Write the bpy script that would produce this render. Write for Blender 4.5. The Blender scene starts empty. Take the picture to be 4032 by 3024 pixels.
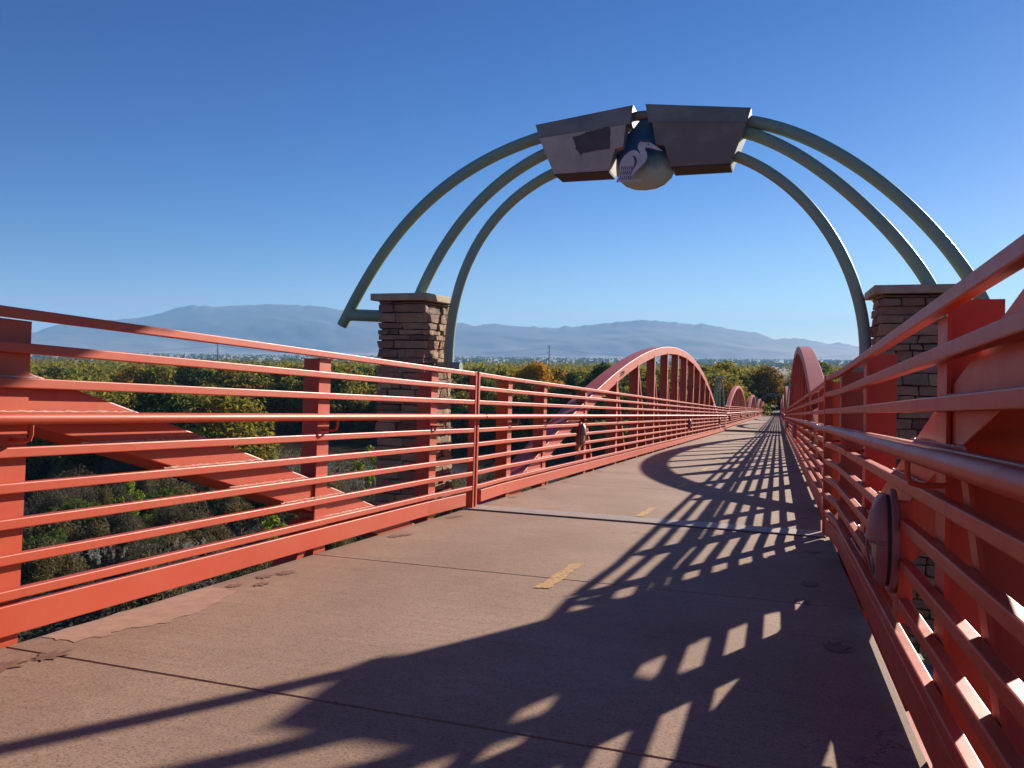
import bpy, bmesh, math, random
from mathutils import Matrix, Vector, noise
import numpy as np
R = math.radians
scene = bpy.context.scene
col = scene.collection

# ------------------------------------------------------------------ camera
SLOPE = R(3.45)                       # the bridge falls away from the camera
TILT = Matrix.Rotation(-SLOPE, 4, 'X')   # bridge frame -> world
CAM_B = Vector((1.2558, -7.8733, 1.0224))
yaw, pitch, roll = R(17.8047), R(1.6353), R(1.6127)
fwd = Vector((-math.sin(yaw)*math.cos(pitch), math.cos(yaw)*math.cos(pitch), math.sin(pitch)))
rt = Vector((math.cos(yaw), math.sin(yaw), 0)); up = rt.cross(fwd)
rt2 = rt*math.cos(roll) + up*math.sin(roll); up2 = up*math.cos(roll) - rt*math.sin(roll)
cm = Matrix((rt2, up2, -fwd)).transposed().to_4x4(); cm.translation = CAM_B
cam_d = bpy.data.cameras.new('camera'); cam_d.sensor_width = 36; cam_d.lens = 3270/4032*36
cam_d.clip_start = 0.05; cam_d.clip_end = 60000
cam = bpy.data.objects.new('camera', cam_d); col.objects.link(cam)
cam.matrix_world = TILT @ cm
scene.camera = cam
CW = cam.matrix_world.translation.copy()

# ------------------------------------------------------------------ sky, sun, exposure
SUN_B = Vector((math.sin(R(23.9))*math.cos(R(20.8)), math.cos(R(23.9))*math.cos(R(20.8)), math.sin(R(20.8))))
SUN = (TILT.to_3x3() @ SUN_B).normalized()
sun_el = math.asin(SUN.z); sun_az = math.atan2(SUN.x, SUN.y)
world = bpy.data.worlds.new('World'); scene.world = world; world.use_nodes = True
nt = world.node_tree
sky = nt.nodes.new('ShaderNodeTexSky'); sky.sky_type = 'NISHITA'; sky.sun_disc = False
sky.sun_elevation = sun_el; sky.sun_rotation = sun_az
sky.altitude = 1500; sky.air_density = 1.0; sky.dust_density = 0.15; sky.ozone_density = 5.0
bg = nt.nodes['Background']; bg.inputs['Strength'].default_value = 0.055
sepc = nt.nodes.new('ShaderNodeSeparateColor'); comb = nt.nodes.new('ShaderNodeCombineColor'); nt.links.new(sky.outputs[0], sepc.inputs[0])
def mth(op, a, b):
    n = nt.nodes.new('ShaderNodeMath'); n.operation = op
    for i, v in enumerate((a, b)):
        if isinstance(v, (int, float)): n.inputs[i].default_value = v
        else: nt.links.new(v, n.inputs[i])
    return n.outputs[0]
for ch, (ref, top, g, g2) in enumerate(((2.77, 2.55, 2.2, 1.55), (4.85, 4.38, 1.6, 1.6), (7.3, 7.35, 1.2, 1.15))):      # deeper blue overhead, as in dry mountain air
    r_ = mth('DIVIDE', sepc.outputs[ch], ref)
    lo = mth('POWER', mth('MINIMUM', r_, 1.0), g); hi = mth('POWER', mth('MAXIMUM', r_, 1.0), g2)
    nt.links.new(mth('MULTIPLY', mth('MULTIPLY', lo, hi), top), comb.inputs[ch])
nt.links.new(comb.outputs[0], bg.inputs['Color'])
sl = bpy.data.lights.new('sun', 'SUN'); sl.energy = 5.0; sl.angle = R(0.53); sl.color = (1, .90, .77)
so = bpy.data.objects.new('sun', sl); col.objects.link(so)
so.rotation_euler = (-SUN).to_track_quat('-Z', 'Y').to_euler(); so.location = (20, 0, 40)
scene.view_settings.view_transform = 'Standard'; scene.view_settings.look = 'None'
scene.view_settings.exposure = 1.0; scene.view_settings.gamma = 1
scene.cycles.max_bounces = 6; scene.cycles.diffuse_bounces = 3; scene.cycles.glossy_bounces = 3
scene.cycles.transmission_bounces = 4; scene.cycles.volume_bounces = 1; scene.cycles.transparent_max_bounces = 8

# ------------------------------------------------------------------ helpers
class MB:
    def __init__(s): s.v = []; s.f = []
    def add(s, vs, fs):
        n = len(s.v); s.v += [tuple(v) for v in vs]; s.f += [tuple(i+n for i in f) for f in fs]
    def box(s, x0, x1, y0, y1, z0, z1):
        s.add([(x0,y0,z0),(x1,y0,z0),(x1,y1,z0),(x0,y1,z0),(x0,y0,z1),(x1,y0,z1),(x1,y1,z1),(x0,y1,z1)],
              [(3,2,1,0),(4,5,6,7),(0,1,5,4),(1,2,6,5),(2,3,7,6),(3,0,4,7)])
    def prism(s, poly, fn, a, b):
        """closed prism: 2-D polygon lifted by fn(u, v, t) at t = a and t = b"""
        n = len(poly)
        vs = [fn(u, v, a) for u, v in poly] + [fn(u, v, b) for u, v in poly]
        s.add(vs, [tuple(range(n))[::-1], tuple(range(n, 2*n))] + [(i, (i+1) % n, n+(i+1) % n, n+i) for i in range(n)])
    def tube(s, pts, r, seg=12, cap=True):
        pts = [Vector(p) for p in pts]; n = len(pts); base = len(s.v); rad = r if isinstance(r, (list, tuple)) else [r]*n
        ref = None
        for i, p in enumerate(pts):
            t = (pts[min(i+1, n-1)] - pts[max(i-1, 0)]).normalized()
            if ref is None:
                ref = Vector((0, 0, 1)) if abs(t.z) < .9 else Vector((0, 1, 0))
            a = (ref - t*ref.dot(t)).normalized(); b = t.cross(a); ref = a
            for k in range(seg):
                q = 2*math.pi*k/seg
                s.v.append(tuple(p + (a*math.cos(q) + b*math.sin(q))*rad[i]))
        for i in range(n-1):
            for k in range(seg):
                k2 = (k+1) % seg
                s.f.append((base+i*seg+k, base+i*seg+k2, base+(i+1)*seg+k2, base+(i+1)*seg+k))
        if cap:
            s.f.append(tuple(base+k for k in range(seg))[::-1]); s.f.append(tuple(base+(n-1)*seg+k for k in range(seg)))
    def mesh(s, name, mat, smooth=False, bevel=0):
        me = bpy.data.meshes.new(name); me.from_pydata(s.v, [], s.f)
        bm = bmesh.new(); bm.from_mesh(me)
        bmesh.ops.recalc_face_normals(bm, faces=bm.faces)
        if bevel:
            es = [e for e in bm.edges if len(e.link_faces) == 2 and e.calc_face_angle(0) > .5]
            bmesh.ops.bevel(bm, geom=es, offset=bevel, segments=2, affect='EDGES', clamp_overlap=True, profile=.5)
        bm.to_mesh(me); bm.free()
        if mat: me.materials.append(mat)
        if smooth:
            me.polygons.foreach_set('use_smooth', [True]*len(me.polygons))
            try: me.set_sharp_from_angle(angle=R(40))
            except Exception: pass
        return me
    def build(s, name, mat, parent=None, smooth=False, bevel=0):
        o = bpy.data.objects.new(name, s.mesh(name, mat, smooth, bevel)); col.objects.link(o)
        if parent: o.parent = parent
        return o

def tag(o, label=None, cat=None, group=None, kind=None):
    if label: o['label'] = label
    if cat: o['category'] = cat
    if group: o['group'] = group
    if kind: o['kind'] = kind
    return o
def empty(name, M=None):
    o = bpy.data.objects.new(name, None); col.objects.link(o); o.empty_display_size = .2
    if M is not None: o.matrix_world = M
    return o
def copy_tree(o, M, label=None, group=None):
    r = o.copy(); col.objects.link(r); r.matrix_world = M
    if label: r['label'] = label
    if group: r['group'] = group
    for ch in kids[o.name]:
        c = ch.copy(); col.objects.link(c); c.parent = r
        for g in kids.get(ch.name, []):
            d = g.copy(); col.objects.link(d); d.parent = c
    return r
kids = {}
def note_kids(root):
    kids[root.name] = [o for o in col.objects if o.parent == root]
    for k in kids[root.name]: kids[k.name] = [o for o in col.objects if o.parent == k]

# ------------------------------------------------------------------ materials
def mat_new(name):
    m = bpy.data.materials.new(name); m.use_nodes = True
    t = m.node_tree; return m, t, t.nodes['Principled BSDF']
def N(t, typ, **kw):
    n = t.nodes.new(typ)
    for k, v in kw.items():
        if k in ('operation', 'blend_type', 'data_type', 'feature', 'noise_dimensions', 'distance', 'wave_type', 'bands_direction'): setattr(n, k, v)
        else: n.inputs[k].default_value = v
    return n
def ramp(t, fac, stops):
    r = t.nodes.new('ShaderNodeValToRGB'); e = r.color_ramp.elements
    while len(e) < len(stops): e.new(.5)
    for q, (p, c) in zip(e, stops): q.position = p; q.color = (*c, 1)
    t.links.new(fac, r.inputs[0]); return r.outputs[0]
def mix(t, fac, a, b, mode='MIX'):
    m = t.nodes.new('ShaderNodeMix'); m.data_type = 'RGBA'; m.blend_type = mode
    for sck, v in ((0, fac), (6, a), (7, b)):
        if isinstance(v, (int, float)): m.inputs[sck].default_value = v
        elif isinstance(v, tuple): m.inputs[sck].default_value = (*v, 1)
        else: t.links.new(v, m.inputs[sck])
    return m.outputs[2]
def coord(t, which='Object', scale=None):
    c = t.nodes.new('ShaderNodeTexCoord'); o = c.outputs[which]
    if scale:
        mp = t.nodes.new('ShaderNodeMapping'); mp.inputs['Scale'].default_value = scale
        t.links.new(o, mp.inputs[0]); o = mp.outputs[0]
    return o
def nz(t, vec, scale, detail=4, rough=.55):
    n = N(t, 'ShaderNodeTexNoise', Scale=scale, Detail=detail, Roughness=rough); t.links.new(vec, n.inputs['Vector']); return n.outputs[0]
def bump(t, b, h, strength=.3, dist=.01):
    n = t.nodes.new('ShaderNodeBump'); n.inputs['Strength'].default_value = strength; n.inputs['Distance'].default_value = dist
    t.links.new(h, n.inputs['Height']); t.links.new(n.outputs[0], b.inputs['Normal'])

def mat_paint(name, base, faded, rough=.42):
    m, t, b = mat_new(name)
    geo = t.nodes.new('ShaderNodeNewGeometry').outputs['Position']
    n1 = nz(t, geo, 1.3, 6, .6); n2 = nz(t, geo, 14, 5, .6); n3 = nz(t, geo, 90, 2)
    c = mix(t, ramp(t, n1, [(.38, (0,0,0)), (.68, (1,1,1))]), base, faded)
    c = mix(t, ramp(t, n2, [(.60, (0,0,0)), (.78, (.55,.55,.55))]), c, tuple(x*.62 for x in base))
    n4 = nz(t, geo, 38, 3, .8); c = mix(t, ramp(t, n4, [(.70, (0,0,0)), (.74, (.6,.6,.6))]), c, tuple(min(1, v*.9+.13) for v in faded))
    n5 = nz(t, geo, 3.4, 7, .75); c = mix(t, ramp(t, n5, [(.62, (0,0,0)), (.72, (.5,.5,.5))]), c, tuple(v*.7+.02 for v in base))
    t.links.new(c, b.inputs['Base Color'])
    rr = N(t, 'ShaderNodeMapRange', **{'To Min': rough-.08, 'To Max': rough+.16}); t.links.new(n2, rr.inputs[0]); t.links.new(rr.outputs[0], b.inputs['Roughness'])
    b.inputs['Specular IOR Level'].default_value = .36
    bump(t, b, n3, .06, .002)
    return m
M_RED = mat_paint('red_paint', (.53, .062, .020), (.53, .090, .038))
M_GREEN = mat_paint('green_paint', (.22, .34, .28), (.30, .37, .22), .38)
M_WELD = mat_paint('weld_metal', (.55, .28, .2), (.6, .4, .33), .5)

def mat_concrete():
    m, t, b = mat_new('red_concrete')
    c = coord(t); geo = t.nodes.new('ShaderNodeNewGeometry').outputs['Position']
    st = coord(t, 'Object', (.7, 9, 1))
    big = nz(t, geo, .8, 5, .6); streak = nz(t, st, 1.6, 6, .65); fine = nz(t, geo, 95, 3, .75); mid = nz(t, geo, 22, 4, .6)
    x = mix(t, ramp(t, big, [(.36, (0,0,0)), (.62, (1,1,1))]), (.33, .200, .130), (.43, .272, .186))
    x = mix(t, ramp(t, streak, [(.52, (0,0,0)), (.8, (.55,.55,.55))]), x, (.225, .142, .112))
    x = mix(t, ramp(t, mid, [(.35, (.3,.3,.3)), (.6, (0,0,0))]), x, (.24, .148, .106))
    x = mix(t, ramp(t, fine, [(.33, (.75,.75,.75)), (.5, (0,0,0))]), x, (.11, .07, .052))
    x = mix(t, ramp(t, fine, [(.62, (0,0,0)), (.75, (.5,.5,.5))]), x, (.56, .41, .31))
    sep = t.nodes.new('ShaderNodeSeparateXYZ'); t.links.new(c, sep.inputs[0])
    ab = N(t, 'ShaderNodeMath', operation='ABSOLUTE'); t.links.new(sep.outputs[0], ab.inputs[0])
    ed = N(t, 'ShaderNodeMath', operation='MULTIPLY_ADD'); t.links.new(nz(t, geo, 2.3, 6, .7), ed.inputs[0]); ed.inputs[1].default_value = 1.1; t.links.new(ab.outputs[0], ed.inputs[2])
    x = mix(t, ramp(t, ed.outputs[0], [(0, (0,0,0)), (1, (0,0,0))]), x, (.2, .12, .085))
    mr = N(t, 'ShaderNodeMapRange', **{'From Min': 1.95, 'From Max': 2.3, 'To Max': .5}); t.links.new(ed.outputs[0], mr.inputs[0])
    x = mix(t, mr.outputs[0], x, (.20, .118, .080))
    vo = t.nodes.new('ShaderNodeTexVoronoi'); vo.feature = 'DISTANCE_TO_EDGE'; vo.inputs['Scale'].default_value = .42
    wob = t.nodes.new('ShaderNodeVectorMath'); wob.operation = 'MULTIPLY_ADD'
    nn = N(t, 'ShaderNodeTexNoise', Scale=2.2, Detail=6, Roughness=.7); t.links.new(geo, nn.inputs['Vector']); t.links.new(nn.outputs['Color'], wob.inputs[0]); wob.inputs[1].default_value = (.7, .7, .7); t.links.new(geo, wob.inputs[2])
    t.links.new(wob.outputs[0], vo.inputs['Vector'])
    cr = N(t, 'ShaderNodeMath', operation='LESS_THAN'); t.links.new(vo.outputs['Distance'], cr.inputs[0]); cr.inputs[1].default_value = .0035
    cm2 = N(t, 'ShaderNodeMath', operation='MULTIPLY'); t.links.new(cr.outputs[0], cm2.inputs[0]); t.links.new(ramp(t, nz(t, geo, .5, 2), [(.52, (0,0,0)), (.6, (.6,.6,.6))]), cm2.inputs[1])
    x = mix(t, cm2.outputs[0], x, (.11, .07, .055))
    blot = nz(t, coord(t, 'Object', (1, 3.2, 1)), 3.2, 5, .7)
    x = mix(t, ramp(t, blot, [(.60, (0,0,0)), (.72, (.5,.5,.5))]), x, (.215, .140, .108))
    t.links.new(x, b.inputs['Base Color']); b.inputs['Roughness'].default_value = .82; b.inputs['Specular IOR Level'].default_value = .35
    hb = N(t, 'ShaderNodeMath', operation='ADD'); t.links.new(fine, hb.inputs[0]); t.links.new(streak, hb.inputs[1])
    bump(t, b, hb.outputs[0], .32, .004)
    return m
M_DECK = mat_concrete()
def mat_simple(name, colr, rough=.7, metal=0, var=.25, sc=6, bmp=.1):
    m, t, b = mat_new(name)
    c = coord(t); n = nz(t, c, sc, 5, .6)
    x = mix(t, ramp(t, n, [(.3, (0,0,0)), (.7, (1,1,1))]), tuple(v*(1-var) for v in colr), tuple(min(1, v*(1+var)) for v in colr))
    t.links.new(x, b.inputs['Base Color']); b.inputs['Roughness'].default_value = rough; b.inputs['Metallic'].default_value = metal
    bump(t, b, nz(t, c, sc*12, 3), bmp, .004)
    return m
M_PIER = mat_simple('pier_concrete', (.30, .27, .24), .85, 0, .2, 2)
M_CAP = mat_simple('cap_stone', (.42, .33, .21), .85, 0, .18, 9)
M_STAMP = mat_simple('leaf_stamp_stain', (.19, .098, .066), .75, 0, .3, 20)
M_PATCH = mat_simple('pale_repair', (.40, .235, .165), .8, 0, .15, 12, .2)
M_DARK = mat_simple('dark_lip', (.05, .045, .045), .8)
M_STEEL = mat_simple('galvanised_steel', (.36, .40, .43), .35, .6, .2, 8)
M_LENS = mat_simple('lamp_lens', (.42, .37, .17), .25, 0, .2, 20)
M_HOUSING = mat_paint('lamp_paint', (.27, .10, .085), (.34, .17, .15), .38)
M_POLE = mat_simple('pole_steel', (.10, .095, .09), .6)
M_WIRE = mat_simple('wire_metal', (.06, .06, .06), .5)
M_INK = mat_simple('scribble_ink', (.06, .05, .06), .6)

def mat_plate():
    m, t, b = mat_new('tread_plate')
    c = coord(t); w1 = N(t, 'ShaderNodeTexWave', Scale=7.5, Distortion=0); w2 = N(t, 'ShaderNodeTexWave', Scale=7.5, Distortion=0)
    for w, rz in ((w1, .7), (w2, -.7)):
        mp = t.nodes.new('ShaderNodeMapping'); mp.inputs['Rotation'].default_value = (0, 0, rz); mp.inputs['Scale'].default_value = (2, 2, 2)
        t.links.new(c, mp.inputs[0]); t.links.new(mp.outputs[0], w.inputs[0])
    mu = N(t, 'ShaderNodeMath', operation='MULTIPLY'); t.links.new(w1.outputs[1], mu.inputs[0]); t.links.new(w2.outputs[1], mu.inputs[1])
    n = nz(t, c, 5, 5)
    x = mix(t, ramp(t, n, [(.35, (0,0,0)), (.7, (1,1,1))]), (.33, .255, .215), (.42, .325, .27))
    t.links.new(mix(t, ramp(t, mu.outputs[0], [(.3, (0,0,0)), (.6, (.5,.5,.5))]), x, (.48, .385, .32)), b.inputs['Base Color'])
    b.inputs['Roughness'].default_value = .62; b.inputs['Metallic'].default_value = .0
    bump(t, b, mu.outputs[0], .6, .004)
    return m
M_PLATE = mat_plate()
def mat_yellow():
    m, t, b = mat_new('worn_yellow_paint')
    geo = t.nodes.new('ShaderNodeNewGeometry').outputs['Position']
    n = nz(t, geo, 40, 4, .7)
    t.links.new(mix(t, ramp(t, n, [(.42, (0,0,0)), (.56, (1,1,1))]), (.34, .20, .12), (.66, .35, .085)), b.inputs['Base Color'])
    b.inputs['Roughness'].default_value = .8; bump(t, b, n, .4, .004)
    return m
M_YELLOW = mat_yellow()
def mat_stone():
    m, t, b = mat_new('ledge_stone')
    g = t.nodes.new('ShaderNodeNewGeometry'); c = coord(t)
    n = nz(t, c, 7, 6, .65); n2 = nz(t, c, 40, 4, .7)
    x = ramp(t, g.outputs['Random Per Island'], [(0, (.20,.105,.062)), (.25, (.36,.195,.11)), (.5, (.47,.285,.15)), (.75, (.25,.16,.11)), (1, (.56,.37,.20))])
    x = mix(t, ramp(t, n, [(.35, (.45,.45,.45)), (.62, (0,0,0))]), x, (.12, .085, .075))
    t.links.new(x, b.inputs['Base Color']); b.inputs['Roughness'].default_value = .88
    h = N(t, 'ShaderNodeMath', operation='ADD'); t.links.new(n, h.inputs[0]); t.links.new(n2, h.inputs[1])
    bump(t, b, h.outputs[0], .7, .02)
    return m
M_STONE = mat_stone()
M_MORTAR = mat_simple('dark_mortar', (.06, .05, .045), .9)
def mat_metalbox():
    """weathered steel boxes of the gateway"""
    m, t, b = mat_new('weathered_steel')
    c = coord(t); n = nz(t, c, 2.2, 5, .6); n2 = nz(t, c, 30, 4)
    x = mix(t, ramp(t, n, [(.42, (0,0,0)), (.58, (1,1,1))]), (.165, .148, .128), (.26, .225, .19))
    x = mix(t, ramp(t, n2, [(.5, (0,0,0)), (.8, (.3,.3,.3))]), x, (.13, .105, .098))
    t.links.new(x, b.inputs['Base Color']); b.inputs['Roughness'].default_value = .5; b.inputs['Metallic'].default_value = .25
    bump(t, b, n2, .05, .003)
    return m
M_BOX = mat_metalbox()
M_BOXPALE = mat_simple('pale_weathered_steel', (.44, .36, .315), .5, .15, .22, 3)
M_COVER = mat_simple('dark_cover_paint', (.085, .068, .066), .6, 0, .2, 10)
def mat_bulb():
    m, t, b = mat_new('painted_landscape_disc')
    c = coord(t); sep = t.nodes.new('ShaderNodeSeparateXYZ'); t.links.new(c, sep.inputs[0])
    n = nz(t, c, 9, 5, .65)
    a = N(t, 'ShaderNodeMath', operation='MULTIPLY_ADD'); t.links.new(n, a.inputs[0]); a.inputs[1].default_value = .22; t.links.new(sep.outputs[2], a.inputs[2])
    mr = N(t, 'ShaderNodeMapRange', **{'From Min': 3.10, 'From Max': 3.85}); t.links.new(a.outputs[0], mr.inputs[0])
    t.links.new(ramp(t, mr.outputs[0], [(0, (.42,.48,.32)), (.34, (.42,.49,.34)), (.47, (.13,.22,.19)), (.58, (.022,.075,.15)), (.8, (.025,.09,.17)), (1, (.06,.17,.24))]), b.inputs['Base Color'])
    b.inputs['Roughness'].default_value = .45
    return m
M_BULB = mat_bulb()
M_BIRD = mat_simple('pale_bird_paint', (.60, .50, .51), .5, 0, .12, 14, .05)
M_BIRDDARK = mat_simple('dark_bird_paint', (.06, .045, .05), .5)

def mat_leaf(name, dark, lighter, gold, goldamt, trans=.35, clump=.9):
    m, t, b = mat_new(name)
    g = t.nodes.new('ShaderNodeNewGeometry'); oi = t.nodes.new('ShaderNodeObjectInfo'); c = coord(t)
    n = nz(t, c, clump, 3)
    s = N(t, 'ShaderNodeMath', operation='ADD'); t.links.new(g.outputs['Random Per Island'], s.inputs[0]); t.links.new(n, s.inputs[1])
    x = mix(t, ramp(t, s.outputs[0], [(.35, (0,0,0)), (.95, (1,1,1))]), dark, lighter)  # leaf tone varies at random, by leaf and by clump
    # how far this plant has turned, then which of its leaves
    k = N(t, 'ShaderNodeMath', operation='MULTIPLY'); t.links.new(oi.outputs['Random'], k.inputs[0]); k.inputs[1].default_value = goldamt
    k2 = N(t, 'ShaderNodeMath', operation='MULTIPLY_ADD'); t.links.new(n, k2.inputs[0]); k2.inputs[1].default_value = goldamt*1.4; t.links.new(k.outputs[0], k2.inputs[2])
    k3 = N(t, 'ShaderNodeMath', operation='MULTIPLY'); t.links.new(k2.outputs[0], k3.inputs[0]); t.links.new(g.outputs['Random Per Island'], k3.inputs[1])
    x = mix(t, k3.outputs[0], x, gold)
    t.links.new(x, b.inputs['Base Color']); b.inputs['Roughness'].default_value = .8; b.inputs['Specular IOR Level'].default_value = .08
    tr = t.nodes.new('ShaderNodeBsdfTranslucent'); t.links.new(x, tr.inputs[0])
    ms = t.nodes.new('ShaderNodeMixShader'); ms.inputs[0].default_value = trans
    t.links.new(b.outputs[0], ms.inputs[1]); t.links.new(tr.outputs[0], ms.inputs[2])
    t.links.new(ms.outputs[0], t.nodes['Material Output'].inputs[0])
    return m
M_LEAF = mat_leaf('cottonwood_leaf', (.040,.064,.016), (.185,.20,.038), (.38,.28,.035), .6, .5, .35)
M_LEAFDK = mat_leaf('dark_leaf', (.024,.055,.015), (.085,.14,.03), (.14,.14,.03), .3, .35, .4)
M_GOLD = mat_leaf('gold_leaf', (.30,.16,.018), (.60,.33,.030), (.60,.30,.02), .8, .4, .5)
M_TURN = mat_leaf('turning_leaf', (.035,.062,.016), (.16,.17,.034), (.50,.27,.030), 1.1, .4, .28)
M_OLIVE = mat_leaf('olive_brush_leaf', (.060,.054,.028), (.18,.15,.070), (.20,.15,.055), .6, .35, .8)
M_GREYB = mat_leaf('grey_brush_leaf', (.055,.045,.030), (.15,.12,.075), (.13,.11,.05), .5, .3, .8)
M_PLUME = mat_leaf('plume', (.30,.27,.22), (.42,.38,.32), (.4,.35,.28), .3, .3, 2)
M_BARK = mat_simple('bark', (.085, .065, .05), .9, 0, .3, 3)

M_OUT = M_RED

# ------------------------------------------------------------------ bridge frame
W2 = 1.693                                    # deck centre to railing
SPAN = 41.38
def span_matrix(k):
    """k = 0: the span the camera stands on, 1..5 beyond the first pier"""
    yc = (k - .5)*SPAN
    if k <= 1: L = Matrix.Translation((0, yc, 0))
    else:
        g = .0058; L = Matrix.Translation((0, SPAN, .12)) @ Matrix.Rotation(g, 4, 'X') @ Matrix.Translation((0, yc-SPAN, 0))
    return TILT @ L
ORD = ['nearest', 'first', 'second', 'third', 'fourth', 'fifth']

# ---- deck: slabs with open joints, one deck per span
def joint_skew(x): return -.06*(x/W2) if True else 0
def build_deck():
    mb = MB()
    ys = [-SPAN/2+.03]
    first = 20.69-5.33
    j = sorted([first + 2.345*k for k in range(-16, 5)])
    ys += [y for y in j if -SPAN/2+1 < y < SPAN/2-1.2] + [SPAN/2-.10]
    for a, b in zip(ys[:-1], ys[1:]):
        def s(x, y): return y - .035*x if abs(abs(y)-SPAN/2) > .2 else y - .05*x
        p = [(-1.70, a+.005), (1.70, a+.005), (1.70, b-.005), (-1.70, b-.005)]
        mb.prism(p, lambda u, v, t: (u, s(u, v), t), -.03, 0)
    d = mb.mesh('bridge_deck', M_DECK, bevel=.004)
    base = MB(); base.box(-1.695, 1.695, -SPAN/2, SPAN/2, -.22, -.034)
    for i in range(17):
        y = -20.2 + i*2.525; base.box(-2.0, 2.0, y-.06, y+.06, -.55, -.224)
    b = base.mesh('deck_underside', M_PIER)
    return d, b
deck_me, under_me = build_deck()
for k in range(6):
    o = bpy.data.objects.new('bridge_deck', deck_me); col.objects.link(o); o.matrix_world = span_matrix(k); tag(o, kind='structure')
    u = bpy.data.objects.new('deck_underside', under_me); col.objects.link(u); u.parent = o

# ---- arches
ARC = lambda u: 3.06 - .0081*u*u
HANG = [k*2.525 for k in range(-5, 6)]
POSTU = [-19.36, -17.82, -15.35, 15.42, 17.86, 19.78]
def tee(mb, xs, y, z0, z1, depth, dy=0, fw=.075, wtop=0):
    """T-shaped member, flange towards the deck; dy leans it along the bridge; xs = +1 right, -1 left"""
    f0, f1, w1 = xs*(W2+.022), xs*(W2+.034), xs*(W2+.034+depth)
    def quad(xa, xb, h, z1=z1):
        x0, x1 = min(xa, xb), max(xa, xb)
        mb.add([(x0,y-h,z1),(x1,y-h,z1),(x1,y+h,z1),(x0,y+h,z1),(x0,y+dy-h,z0),(x1,y+dy-h,z0),(x1,y+dy+h,z0),(x0,y+dy+h,z0)],
               [(0,1,2,3),(7,6,5,4),(0,4,5,1),(1,5,6,2),(2,6,7,3),(3,7,4,0)])
    quad(f0, f1, fw); quad(f1, w1, .006, z1+wtop)
def make_arch(s):
    root = empty('bridge_arch', TILT)
    n = 72; mb = MB(); xa, xb = s*(W2+.038), s*(W2+.308); x0, x1 = min(xa, xb), max(xa, xb)
    ring = []
    for i in range(n+1):
        u = -20.55 + 41.1*i/n; z = ARC(u); d = .0162*u; l = math.hypot(1, d); nx, nz_ = -d/l, -1/l   # inward normal
        ring.append(((u, z), (u+nx*.208, z+nz_*.208)))
    vs = []
    for (a, b) in ring: vs += [(x0, a[0], a[1]), (x1, a[0], a[1]), (x1, b[0], b[1]), (x0, b[0], b[1])]
    fs = [(3,2,1,0), (4*n, 4*n+1, 4*n+2, 4*n+3)]
    for i in range(n):
        for q in range(4): fs.append((4*i+q, 4*i+(q+1) % 4, 4*i+4+(q+1) % 4, 4*i+4+q))
    mb.add(vs, fs)
    mb.build('arch_rib', M_RED, root, bevel=.006)
    for u in HANG:
        h = MB(); tee(h, s, u, -.5, ARC(u)-.17-.0016*abs(u)*.9, .20); h.build('hanger', M_RED, root)
    for u in HANG + [-15.35, 15.35, -17.82, 17.82]:
        if u == 0: continue
        zt = min(2.0, ARC(u)-.26); sg = 1 if u < 0 else -1; zb = -.45
        h = MB(); tee(h, s, u+sg*.03, zb, zt, .17, sg*(zt-zb)*.74, .04); h.build('brace', M_RED, root)
    tb = MB(); tb.box(x0, x1, -20.5, 20.5, -.72, -.40); tb.build('tie_beam', M_RED, root, bevel=.008)
    return root

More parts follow.
